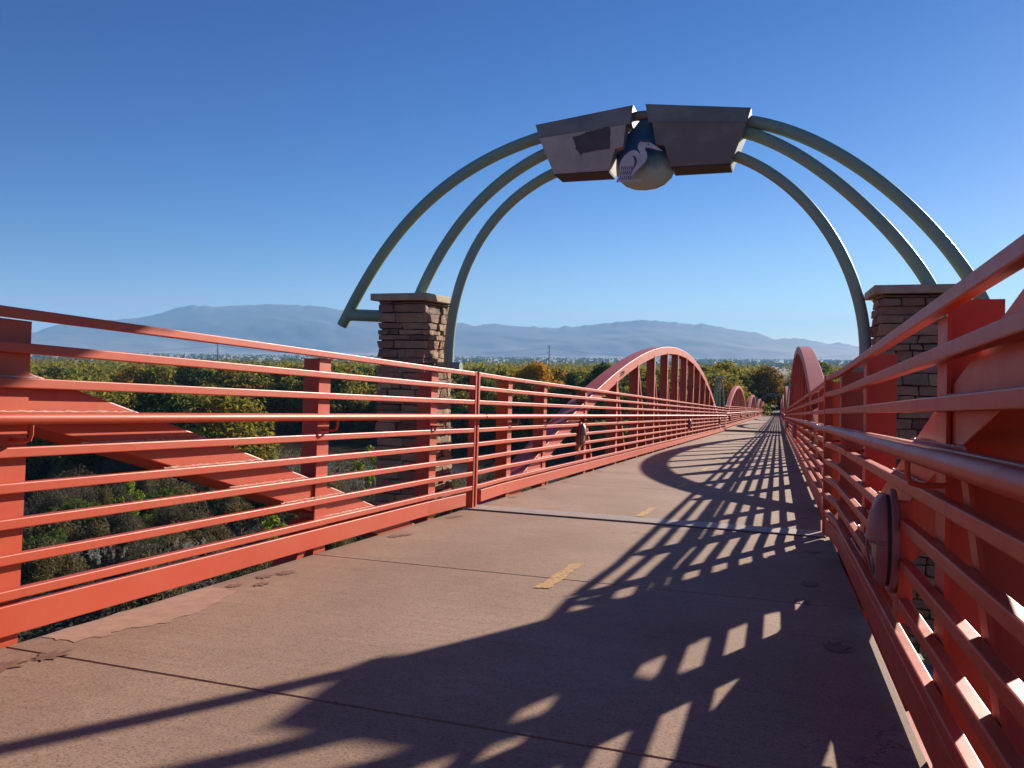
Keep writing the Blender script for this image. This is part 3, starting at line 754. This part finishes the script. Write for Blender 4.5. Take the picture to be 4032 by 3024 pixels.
mb.add(L_+R_, [(i, i+1, len(RIV)+i+1, len(RIV)+i) for i in range(len(RIV)-1)])
o = mb.build('river', mat_water()); tag(o, kind='structure')
for f in o.data.polygons:
    pass

# mountains: ridge line measured as (azimuth, elevation) in degrees, built at 12 km
SKY = [(-75,.6),(-62,.9),(-54,1.0),(-50,1.2),(-47.79,1.37),(-46.39,1.94),(-45.08,2.10),(-43.38,2.28),(-42.24,2.41),(-41.17,2.63),(-39.95,3.09),(-39.43,3.23),(-38.73,3.35),(-38.21,3.32),(-37.31,3.27),(-36.97,3.33),(-36.42,3.38),(-35.47,3.45),(-34.31,3.55),(-32.61,3.55),(-31.34,3.53),(-30.48,3.45),(-29.69,3.30),(-28.16,3.20),(-26.8,3.05),(-25.09,2.84),(-23.36,2.66),(-21.86,2.54),(-21.27,2.55),(-20.43,2.33),(-19.24,2.53),(-17.7,2.36),(-16.2,2.32),(-14.75,2.24),(-14.28,2.39),(-13.57,2.34),(-11.68,2.58),(-10.52,2.70),(-8.95,2.86),(-8.32,2.79),(-7.04,2.71),(-5.9,2.56),(-4.85,2.57),(-2.86,2.17),(-1.14,1.93),(-.4,1.53),(.86,1.65),(1.9,1.50),(3.13,1.23),(3.53,1.36),(4.88,1.10),(7.29,.92),(13.82,.56),(25,.4),(40,.3)]
def mountains():
    rr = random.Random(8)
    az = np.arange(-75, 40.01, .16); el = np.interp(az, [a for a, _ in SKY], [e for _, e in SKY])
    kern = np.exp(-.5*(np.arange(-40, 41)/14)**2); kern /= kern.sum(); els = np.convolve(np.pad(el, 40, mode='edge'), kern, 'valid')
    t = np.concatenate([np.linspace(0, 1, 60), np.linspace(1.03, 1.35, 8)])
    vs = []
    for a, e, e2 in zip(az, el, els):
        R0 = 12000 + 500*math.sin(a*.11); hr0 = math.tan(R(e))*R0 + CW.z - GZ + 17*noise.noise(Vector((a*2.3, 0, 0))) + 5*noise.noise(Vector((a*6, 4, 0))); hs = math.tan(R(e2))*R0 + CW.z - GZ
        for q in t:
            r = 6300 + (R0-6300)*q
            hr = hs + (hr0-hs)*min(1, q)**16
            if q <= 1:
                p = .10*q/.55 if q < .55 else .10+.90*((q-.55)/.45)**.85
                amp = 90*min(1, max(0, q-.35)*3)*(1-max(0, (q-.82)/.18))*(hr/700)
            else: p = 1-.8*(q-1)/.35; amp = 0
            x = r*math.sin(R(a)); y = r*math.cos(R(a))
            # gullies running down the slope
            h = hr*p + .55*amp*(1.3*noise.noise(Vector((x/1500, y/1500, 2))) + .8*(abs(noise.noise(Vector((x/650, y/650, 5))))-.25) + .35*noise.noise(Vector((x/230, y/230, 9))))
            vs.append((x, y, GZ - 3 + max(h, -2)))
    n = len(t); fs = [(i*n+j, i*n+j+1, (i+1)*n+j+1, (i+1)*n+j) for i in range(len(az)-1) for j in range(n-1)]
    me = bpy.data.meshes.new('mountains'); me.from_pydata(vs, [], fs); me.polygons.foreach_set('use_smooth', [True]*len(fs))
    m, tt, b = mat_new('mountain_rock'); geo = tt.nodes.new('ShaderNodeNewGeometry').outputs['Position']
    sep = tt.nodes.new('ShaderNodeSeparateXYZ'); tt.links.new(geo, sep.inputs[0])
    n1 = nz(tt, geo, .0016, 7, .65); 
    hh = N(tt, 'ShaderNodeMath', operation='MULTIPLY_ADD'); tt.links.new(n1, hh.inputs[0]); hh.inputs[1].default_value = 260; tt.links.new(sep.outputs[2], hh.inputs[2])
    mr = N(tt, 'ShaderNodeMapRange', **{'From Min': 190, 'From Max': 400}); tt.links.new(hh.outputs[0], mr.inputs[0])
    rock = mix(tt, ramp(tt, n1, [(.4, (0,0,0)), (.62, (1,1,1))]), (.04, .045, .04), (.07, .066, .056))
    tt.links.new(mix(tt, mr.outputs[0], (.34, .275, .22), rock), b.inputs['Base Color']); b.inputs['Roughness'].default_value = .95
    me.materials.append(m); o = bpy.data.objects.new('mountains', me); col.objects.link(o)
    bm = bmesh.new(); bm.from_mesh(me); bmesh.ops.recalc_face_normals(bm, faces=bm.faces); bm.to_mesh(me); bm.free()
    tag(o, kind='structure')
mountains()

# ------------------------------------------------------------------ plants
def cards(P, Nn, size, asp, seed, jitter=.6):
    """one small pointed leaf-spray face per point"""
    rg = np.random.default_rng(seed); n = len(P)
    d = Nn + rg.normal(0, jitter, (n, 3)); d /= np.linalg.norm(d, axis=1)[:, None]
    a = np.cross(d, rg.normal(0, 1, (n, 3))); a /= np.linalg.norm(a, axis=1)[:, None]; b = np.cross(d, a)
    s = size*rg.uniform(.6, 1.35, (n, 1)); a = a*s; b = b*s*asp
    V = np.stack([P-a*.9, P-a*.1+b*.5, P+a, P+a*.1-b*.55], 1).reshape(-1, 3)
    F = [(4*i, 4*i+1, 4*i+2, 4*i+3) for i in range(n)]
    return V, F
def mesh_np(name, V, F, mat):
    me = bpy.data.meshes.new(name); me.from_pydata([tuple(v) for v in V], [], F); me.materials.append(mat); return me
def tree_meshes(seed, H, Wd, n, size, mat, nl=16, low=.22, ragged_=.35):
    rg = np.random.default_rng(seed); rd = random.Random(seed)
    tr = MB(); P = []; Nn = []
    th = H*low
    tr.tube([(0, 0, -.4), (.06*H*.2, 0, th*.5), (rd.uniform(-.3, .3), rd.uniform(-.3, .3), th*1.25)], [H*.032, H*.024, H*.017], 8)
    lob = []
    for i in range(nl):
        a = 2.4*i + rd.uniform(-.4, .4); q = (i+.5)/nl
        zz = H*(low+.10+(.80-low)*q); rmax = Wd/2*math.sin(math.pi*(.20+.70*(q**.8)))
        rr = rmax*rd.uniform(.35, .95) if q < .93 else rmax*.15
        c = (rr*math.cos(a), rr*math.sin(a), zz); r = Wd*rd.uniform(.13, .21)
        lob.append((c, r))
        st = (rd.uniform(-.2, .2), rd.uniform(-.2, .2), th*rd.uniform(.7, 1.2))
        md = ((st[0]+c[0])*.5+rd.uniform(-.3, .3), (st[1]+c[1])*.5+rd.uniform(-.3, .3), (st[2]+c[2])*.5+.06*H)
        tr.tube([st, md, c], [H*.012, H*.008, H*.003], 6)
    tot = sum(r*r for _, r in lob)
    for c, r in lob:
        k = int(n*r*r/tot); u = rg.normal(0, 1, (k, 3)); u /= np.linalg.norm(u, axis=1)[:, None]
        rad = r*(rg.random((k, 1))**.35)*(1+ragged_*rg.normal(0, .5, (k, 1))*(rg.random((k, 1)) < .4))
        P.append(np.array(c)+u*rad*np.array([1, 1, .78])); Nn.append(u+np.array([0, 0, .3]))
    P = np.concatenate(P); Nn = np.concatenate(Nn)
    V, F = cards(P, Nn, size, .8, seed)
    return tr.mesh('trunk', M_BARK, smooth=True), mesh_np('crown', V, F, mat)
def place_tree(name, meshes, x, y, z, rz, sc, label, cat, group):
    root = empty(name, Matrix.Translation((x, y, z)) @ Matrix.Rotation(rz, 4, 'Z') @ Matrix.Diagonal((sc[0], sc[0], sc[1], 1)))
    for nm, m in zip(('trunk', 'crown'), meshes):
        o = bpy.data.objects.new(nm, m); col.objects.link(o); o.parent = root
    tag(root, label, cat, group); return root
PROT = [tree_meshes(20+i, 10, 9+(i % 3), 4200, .34, M_LEAF, 17+i, .06) for i in range(5)]
PROTD = [tree_meshes(40+i, 10, 9, 4200, .32, M_LEAFDK, 19, .06) for i in range(2)]
PROTY = [tree_meshes(60+i, 10, 9, 4200, .32, M_TURN, 18, .06) for i in range(2)]
def pol(az, d): return CW.x + d*math.sin(R(az)), CW.y + d*math.cos(R(az))
# the trees one can tell apart
def special(az, d, top_el, wdeg, meshes, base_h, base_w, label, name='cottonwood_tree'):
    x, y = pol(az, d); g = ground_z(x, y); top = CW.z + d*math.tan(R(top_el)); H = top-g; w = 2*d*math.tan(R(wdeg/2))
    return place_tree(name, meshes, x, y, g, az, (w/base_w, H/(base_h*.98)), label, 'tree', 'large trees beside the river')
BIGY = tree_meshes(81, 15, 13, 9000, .36, M_TURN, 24, .18)
GOLD = tree_meshes(82, 15, 12, 8000, .34, M_GOLD, 22, .2)
DKA = tree_meshes(83, 15, 11, 8000, .36, M_LEAFDK, 22, .15)
DKB = tree_meshes(84, 15, 10, 8000, .36, M_LEAF, 24, .15)
special(-16.1, 190, -.12, 3.9, GOLD, 15, 12, 'bright golden cottonwood standing out behind the left railing')
special(-11.6, 176, -.15, 3.6, DKA, 15, 11, 'dark green rounded tree right of the golden tree, behind the first arch')
special(-13.6, 182, -.8, 2.6, DKA, 15, 11, 'lower dark green tree between the golden tree and the first arch')
special(-3.5, 232, -.05, 1.9, DKB, 15, 10, 'green tree with a pointed top just right of the first left arch')
special(-.75, 238, -.2, 3.3, BIGY, 15, 13, 'broad cottonwood with yellowing crown above the far end of the bridge')
special(-2.3, 226, -.85, 2.2, DKB, 15, 10, 'yellow green tree left of the broad cottonwood, behind the small arches')
special(-4.6, 224, -.7, 2.2, DKA, 15, 11, 'dark tree seen between the first left arch and the pipe pylon')
special(-1.75, 236, -1.5, 1.6, DKB, 15, 10, 'low leafy tree behind the third and fourth left arches')
special(-6.2, 215, -.5, 2.4, DKB, 15, 10, 'green tree seen through the hangers of the first left arch')
special(-8.2, 205, -.45, 2.6, DKA, 15, 11, 'dense tree behind the crown of the first left arch')
special(1.0, 300, -.6, 1.5, DKB, 15, 10, 'small greyish tree between the far gateway and the right arch')
for i, (x, y, h, lab) in enumerate([(-5.5, 231, 7.5, 'bushy tree on the left of the path past the far gateway'), (4.5, 252, 9, 'dark tree closing the path beyond the far gateway'),
                                    (7.5, 228, 8, 'bushy tree on the right of the path past the far gateway'), (-2.5, 268, 10, 'tree standing in the dark behind the far gateway'), (9, 262, 11, 'tall tree behind the right end of the far gateway'), (1.5, 240, 6, 'low dark tree in the path opening under the far gateway'), (-1, 247, 8, 'dark tree behind the opening of the far gateway')]):
    place_tree('cottonwood_tree', DKA, x, y, ground_z(x, y)-.3, i*1.3, (h/15*1.35, h/15), lab, 'tree', 'trees round the far end of the path')
# the riverside forest
rd = random.Random(77); taken = []
def free(x, y, dmin):
    for (a, b, r) in taken:
        if (a-x)**2+(b-y)**2 < (dmin*.5+r*.5)**2: return False
    return True
cnt = 0; tries = 0
ftrees = []
RX = [p[0] for p in RIV][::-1]; RY = [p[1] for p in RIV][::-1]
def far_side(x, y): return y > np.interp(x, RX, RY)
for tries in range(60000):
    if cnt >= 288: break
    az = rd.uniform(-56, -3) if rd.random() < .93 else rd.uniform(2, 15); d = 122 + 122*rd.random()
    x, y = pol(az, d); dr = riv_d(x, y)
    if dr < 18 or abs(x) < 9 or not (far_side(x, y) or (az < -36.5 and d > 112)): continue
    h = min(15.0, 6.5 + max(0, d-112)*.075 + rd.uniform(-1.6, 2.2)) if x < -90 else min(14.6, 6.5 + (dr-19)*.2 + rd.uniform(-1.6, 2.0))
    if not free(x, y, 2.6+h*.36): continue
    taken.append((x, y, 3+h*.42)); ftrees.append((x, y, h, d)); cnt += 1
for x, y, h, d in ftrees:
    r_ = rd.random()
    ms, lab = (rd.choice(PROT), 'green cottonwood in the thick riverside forest on the left') if r_ < .72 else (rd.choice(PROTD), 'dark green tree in the thick riverside forest on the left') if r_ < .92 else (rd.choice(PROTY), 'yellowing cottonwood in the thick riverside forest on the left')
    if x > CW.x+5: lab = lab.replace('on the left', 'on the right')
    place_tree('cottonwood_tree', ms, x, y, ground_z(x, y)-.2, rd.uniform(0, 6.28), (h/10*rd.uniform(1.0, 1.3), h/10*1.0), lab, 'tree', 'trees of the riverside forest')
# the far-off wood, one mass
rg = np.random.default_rng(5); P = []; Nn = []
SZ = []
for i in range(2500):
    near = i < 1300
    az = rg.uniform(-60, 20); d = (222 + 360*rg.random()**.85) if near else (560 + 1300*rg.random()); x, y = pol(az, d)
    if riv_d(x, y) < 28 or abs(x) < 9: continue
    h = rg.uniform(11, 15.5); r = rg.uniform(3.5, 6.5); k = 200 if near else 40
    u = rg.normal(0, 1, (k, 3)); u /= np.linalg.norm(u, axis=1)[:, None]; u[:, 2] = np.abs(u[:, 2])
    lump = 1 + .22*np.sin(u[:, :1]*5+i)*np.cos(u[:, 1:2]*6+i*2)
    P.append(np.array([x, y, GZ+h*.32]) + u*lump*np.array([r, r, h*.62])*rg.uniform(.7, 1.05, (k, 1))); Nn.append(u); SZ.append(np.full((k, 1), .75 if near else 1.6))
P = np.concatenate(P); Nn = np.concatenate(Nn); V, F = cards(P, Nn, np.concatenate(SZ), .85, 9)
o = bpy.data.objects.new('distant_wood', mesh_np('distant_wood', V, F, M_LEAF)); col.objects.link(o); tag(o, 'hazy far-off wood filling the valley behind the riverside forest', 'wood', kind='stuff')

# ---- brush between the bridge and the river
def shrub_mesh(seed, n, mat, size, asp):
    rg = np.random.default_rng(seed); rd_ = random.Random(seed); st = MB(); P = []; Nn = []
    for i in range(15):
        a = rd_.uniform(0, 6.28); r = rd_.uniform(.1, 1.1); h = rd_.uniform(1.1, 2.6)*(1-.25*r); c = np.array([r*math.cos(a), r*math.sin(a), h*.66])
        st.tube([(.1*math.cos(a), .1*math.sin(a), -.1), (r*.5*math.cos(a), r*.5*math.sin(a), h*.4), (r*1.1*math.cos(a), r*1.1*math.sin(a), h)], [.03, .02, .006], 5)
        k = n//15; u = rg.normal(0, 1, (k, 3)); u /= np.linalg.norm(u, axis=1)[:, None]
        P.append(c + u*(rg.random((k, 1))**.4)*np.array([.55, .55, h*.42])); Nn.append(np.cross(u, np.array([0, 0, 1.0]))+.2*u)
    P = np.concatenate(P); P[:, 2] = np.maximum(P[:, 2], .05); Nn = np.concatenate(Nn)
    V, F = cards(P, Nn, size, asp, seed); return st.mesh('stem', M_BARK), mesh_np('foliage', V, F, mat)
SH = [(shrub_mesh(100, 5600, M_OLIVE, .095, .5), 'olive brown bush in the brush below the left railing'), (shrub_mesh(101, 5600, M_OLIVE, .09, .55), 'olive brown bush in the brush below the left railing'),
      (shrub_mesh(102, 4600, M_GREYB, .105, .3), 'grey brown twiggy bush in the brush below the left railing'), (shrub_mesh(103, 4600, M_GREYB, .11, .28), 'grey brown twiggy bush in the brush below the left railing'),
      (shrub_mesh(104, 5000, M_LEAFDK, .09, .7), 'dark green bush in the brush below the left railing')]
taken = []; cnt = 0; tries = 0
while cnt < 268 and tries < 40000:
    tries += 1
    if rd.random() < .88: az, d = rd.uniform(-58, -14), 38+115*rd.random()**.8
    else: az, d = rd.uniform(2, 50), 22+70*rd.random()
    x, y = pol(az, d)
    if -34.5 < az < -19 and d > 103: continue
    if riv_d(x, y) < 21 or abs(x) < 5 or (x < 0 and far_side(x, y)): continue
    s = rd.uniform(1.0, 2.1)
    if not free(x, y, s*1.75): continue
    taken.append((x, y, s*1.75)); cnt += 1
    (ms, lab) = rd.choices(SH, (3, 3, 2.2, 2.2, 1.2))[0]
    if x > 0: lab = lab.replace('below the left railing', 'to the right of the bridge')
    root = empty('bush', Matrix.Translation((x, y, ground_z(x, y)-.15)) @ Matrix.Rotation(rd.uniform(0, 6.28), 4, 'Z') @ Matrix.Diagonal((s, s, s*rd.uniform(.8, 1.15), 1)))
    for nm, m in zip(('stem', 'foliage'), ms):
        o = bpy.data.objects.new(nm, m); col.objects.link(o); o.parent = root
    tag(root, lab, 'bush', 'bushes in the riverside brush')
n_bank = 0
while n_bank < 30:                                    # bushes leaning over the far bank of the river
    q = rd.random()*(len(RIV)-3.2)+1.2; i = int(q); p = Vector(RIV[i]).lerp(Vector(RIV[i+1]), q-i); dd = (Vector(RIV[i+1])-Vector(RIV[i])).normalized(); nn_ = Vector((dd.y, -dd.x))
    x, y = p - nn_*rd.uniform(17, 22)*(-1 if (p+nn_*20).y > p.y else 1)
    if abs(x) < 7 or riv_d(x, y) < 15: continue
    (ms, lab) = SH[4] if rd.random() < .55 else SH[0]; s = rd.uniform(1.3, 2.2)
    root = empty('bush', Matrix.Translation((x, y, ground_z(x, y)-.2)) @ Matrix.Rotation(rd.uniform(0, 6.28), 4, 'Z') @ Matrix.Diagonal((s*1.2, s*1.2, s, 1)))
    for nm, m in zip(('stem', 'foliage'), ms):
        o = bpy.data.objects.new(nm, m); col.objects.link(o); o.parent = root
    tag(root, lab.replace('in the brush below the left railing', 'on the far bank of the river'), 'bush', 'bushes on the far river bank'); n_bank += 1
M_SAP = mat_leaf('young_leaf', (.10,.16,.02), (.22,.30,.035), (.40,.34,.03), .4, .5, 1)
sap = tree_meshes(140, 5, 2.6, 900, .16, M_SAP, 9, .15)
for px_az, d, h, lab in ((-33.8, 62, 5.5, 'young bright green tree rising alone out of the dark brush'), (-27.4, 92, 7.5, 'young yellow green tree at the river edge left of the stone pillar'), (-42.5, 80, 6, 'leafy green sapling at the far left in the brush')):
    x, y = pol(px_az, d); place_tree('sapling', sap, x, y, ground_z(x, y), d, (h/5*.9, h/5), lab, 'sapling', 'young trees in the brush')
# plume grass clumps
def plume_mesh(seed):
    rg = np.random.default_rng(seed); mb = MB(); P = []
    rd_ = random.Random(seed); st = MB()
    for i in range(16):
        a, r, h = rd_.uniform(0, 6.28), rd_.uniform(.1, 1.5), rd_.uniform(2.6, 3.6); x, y = r*math.cos(a), r*math.sin(a); lx, ly = rd_.uniform(-.3, .3), rd_.uniform(-.3, .3)
        st.tube([(x, y, 0), (x+lx*.5, y+ly*.5, h*.6), (x+lx, y+ly, h)], .012, 4)
        k = 40; q = rg.random((k, 1)); P.append(np.array([x+lx, y+ly, h]) + np.array([lx*.3, ly*.3, .5])*q + rg.normal(0, .055, (k, 3)))
    P = np.concatenate(P); V, F = cards(P, rg.normal(0, 1, P.shape), .075, .5, seed)
    return st.mesh('stalk', M_BARK), mesh_np('plume', V, F, M_PLUME)
pm = plume_mesh(7)
for az, d, lab in ((-40.5, 50, 'clump of tall pale plume grass low behind the left railing'), (-44.5, 58, 'second clump of pale plume grass further left in the brush'), (-39, 57, 'pale plume grass behind the lowest clump')):
    x, y = pol(az, d); root = empty('plume_grass', Matrix.Translation((x, y, ground_z(x, y))) @ Matrix.Scale(1.15, 4))
    for nm, m in zip(('stalk', 'plume'), pm):
        o = bpy.data.objects.new(nm, m); col.objects.link(o); o.parent = root
    tag(root, lab, 'grass clump', 'clumps of plume grass')
# low ground cover
P = []
rg = np.random.default_rng(15)
for i in range(95000):
    az = rg.uniform(-60, -10) if i % 8 else rg.uniform(0, 50); d = 25+190*rg.random()**.75; x, y = CW.x+d*math.sin(R(az)), CW.y+d*math.cos(R(az))
    if riv_d(x, y) < 17: continue
    P.append((x, y, ground_z(x, y)+rg.random()*.9))
P = np.array(P); V, F = cards(P, np.array([[0, 0, .3]])+rg.normal(0, 1, P.shape)*np.array([1, 1, .2]), .42, .4, 16)
o = bpy.data.objects.new('low_brush', mesh_np('low_brush', V, F, M_GREYB)); col.objects.link(o); tag(o, 'dry low ground brush covering the river bank', 'ground cover', kind='stuff')

# ------------------------------------------------------------------ things in the valley
def power_pole(az, d, top_el, label):
    x, y = pol(az, d); top = CW.z+d*math.tan(R(top_el)); root = empty('power_pole', Matrix.Translation((x, y, GZ)))
    h = top-GZ; mb = MB(); mb.tube([(0, 0, 0), (0, 0, h)], [.55, .34], 10); mb.build('pole', M_POLE, root, smooth=True)
    for k in range(3):
        z = h-.8-k*4.6; mb = MB(); mb.tube([(0, 0, z), (-1.5, 0, z+.3)], .12, 6); mb.build('arm', M_POLE, root)
        mb = MB(); mb.tube([(-1.5, 0, z+.3), (-1.5, 0, z-1.6)], .14, 6); mb.build('insulator', M_POLE, root)
    tag(root, label, 'power pole', 'power poles in the valley'); return Vector((x, y, top))
p1 = power_pole(-15.26, 640, 1.04, 'tall dark power pole rising behind the golden tree')
p2 = power_pole(-37.32, 640, .93, 'tall power pole in the forest behind the left railing')
x3, y3 = pol(6, 760); p0 = power_pole(6.5, 700, .9, 'tall power pole behind the right stone pillar'); x4, y4 = pol(-58, 660); p3 = Vector((x4, y4, p2.z))
for k in range(3):
    for a, b, lb in ((p3, p2, 'left of the two poles'), (p2, p1, 'between the two poles'), (p1, p0, 'right of the pole by the golden tree')):
        dz = -.5-k*4.6-1.6; pts = []
        for i in range(25):
            q = i/24; p = a.lerp(b, q); pts.append((p.x-1.5, p.y, p.z+dz-7.5*4*q*(1-q)))
        mb = MB(); mb.tube(pts, .055, 5); o = mb.build('power_line', M_WIRE); tag(o, f'thin {["upper", "middle", "lower"][k]} power line across the valley, {lb}', 'power line', 'power lines across the valley')
# water tower
x, y = pol(-2.86, 1500); root = empty('water_tower', Matrix.Translation((x, y, GZ))); top = CW.z+1500*math.tan(R(-.27))-GZ
mb = MB(); mb.tube([(0, 0, top-5), (0, 0, top-.8), (0, 0, top)], [3.1, 3.1, .6], 16); mb.build('tank', M_STEEL, root, smooth=True)
for sx in (-1, 1):
    for sy in (-1, 1):
        mb = MB(); mb.tube([(sx*2.6, sy*2.6, 0), (sx*2, sy*2, top-4.9)], .3, 6); mb.build('leg', M_STEEL, root)
tag(root, 'small hazy water tower beyond the trees near the far end', 'water tower')
# street lamps and low grey buildings by the right arch
for i, (az, d, h) in enumerate(((2.98, 420, 13), (2.3, 470, 12), (3.7, 440, 12.5), (4.4, 520, 13), (1.9, 560, 13))):
    x, y = pol(az, d); root = empty('street_lamp', Matrix.Translation((x, y, GZ+1.5)) @ Matrix.Rotation(i*1.7, 4, 'Z'))
    mb = MB(); mb.tube([(0, 0, 0), (0, 0, h)], [.16, .1], 8); mb.build('pole', M_POLE, root); mb = MB(); mb.tube([(0, 0, h-.2), (1.4, 0, h+.3), (2.4, 0, h+.4)], .07, 6); mb.build('arm', M_POLE, root)
    mb = MB(); mb.box(2.2, 3.0, -.18, .18, h+.32, h+.5); mb.build('lamp_head', M_STEEL, root)
    tag(root, ['hazy street lamp directly right of the tall right arch', 'faint street lamp close against the right arch', 'faint street lamp left of the right stone pillar', 'faint street lamp behind the right stone pillar', 'most distant faint street lamp by the right arch'][i], 'street lamp', 'street lamps beyond the bridge')
M_BLD = mat_simple('distant_wall', (.33, .32, .31), .8); M_BLD2 = mat_simple('distant_pale_wall', (.28, .26, .24), .8); M_GLASS = mat_simple('distant_window', (.06, .07, .09), .3)
def building(az, d, w, dp, h, matl, label, z0=0):
    x, y = pol(az, d); root = empty('warehouse', Matrix.Translation((x, y, GZ+z0)) @ Matrix.Rotation(-R(az)*1.0, 4, 'Z'))
    mb = MB(); mb.box(-w/2, w/2, -dp/2, dp/2, 0, h); mb.build('wall', matl, root)
    mb = MB(); mb.box(-w/2-.3, w/2+.3, -dp/2-.3, dp/2+.3, h, h+.5); mb.build('roof', M_BLD, root)
    for k in range(max(2, int(w/6))):
        xx = -w/2+3+k*(w-6)/max(1, int(w/6)-1); mb = MB(); mb.box(xx-1.2, xx+1.2, -dp/2-.06, -dp/2-.005, h*.45, h*.75); mb.build('window', M_GLASS, root)
    tag(root, label, 'building', 'buildings in the valley')
building(2.75, 330, 14, 10, 10.5, M_BLD, 'grey block building right of the tall right arch'); building(4.4, 300, 16, 10, 9, M_BLD, 'wide grey building behind the right railing'); building(5.9, 360, 20, 12, 9, M_BLD2, 'pale building hidden behind the right stone pillar')
# the hazy town: far more buildings than one could count
mb = MB(); rg2 = random.Random(21); 
for i in range(520):
    az = rg2.uniform(-52, 16); d = 1900+4200*rg2.random(); x, y = pol(az, d); w = rg2.uniform(8, 26)*(1 if rg2.random() < .85 else 2.2); h = rg2.uniform(4, 9); dp = rg2.uniform(8, 18)
    mb.box(x-w/2, x+w/2, y-dp/2, y+dp/2, GZ-1, GZ+h+ (d-1900)*.008)
o = mb.build('distant_town', M_BLD2); tag(o, 'hazy town of tiny pale buildings at the foot of the mountains', 'town', kind='stuff')
P = []; Nn = []
for i in range(2600):
    az = rg2.uniform(-58, 18); d = 1800+4400*rg2.random(); x, y = pol(az, d); r = rg2.uniform(4, 9)
    for k in range(5): P.append((x+rg2.uniform(-r, r), y+rg2.uniform(-r, r), GZ+rg2.uniform(2, 9)+(d-1900)*.008)); Nn.append((rg2.uniform(-1, 1), -1, rg2.uniform(0, 1)))
V, F = cards(np.array(P), np.array(Nn), 5, .8, 3)
o = bpy.data.objects.new('town_trees', mesh_np('town_trees', V, F, M_LEAFDK)); col.objects.link(o); tag(o, 'hazy scatter of trees among the buildings of the far town', 'trees', kind='stuff')

# ------------------------------------------------------------------ haze
mb = MB(); mb.box(-16000, 16000, -16000, 17500, GZ-6, 800); hz = mb.build('haze', None)
hm = bpy.data.materials.new('haze_air'); hm.use_nodes = True; t = hm.node_tree; t.nodes.remove(t.nodes['Principled BSDF'])
pv = t.nodes.new('ShaderNodeVolumePrincipled'); pv.inputs['Color'].default_value = (.33, .62, 1.0, 1); pv.inputs['Density'].default_value = 7.6e-5; pv.inputs['Anisotropy'].default_value = .04
t.links.new(pv.outputs[0], t.nodes['Material Output'].inputs['Volume']); hz.data.materials.append(hm)
tag(hz, 'thin blue morning haze over the valley', 'haze', kind='stuff')
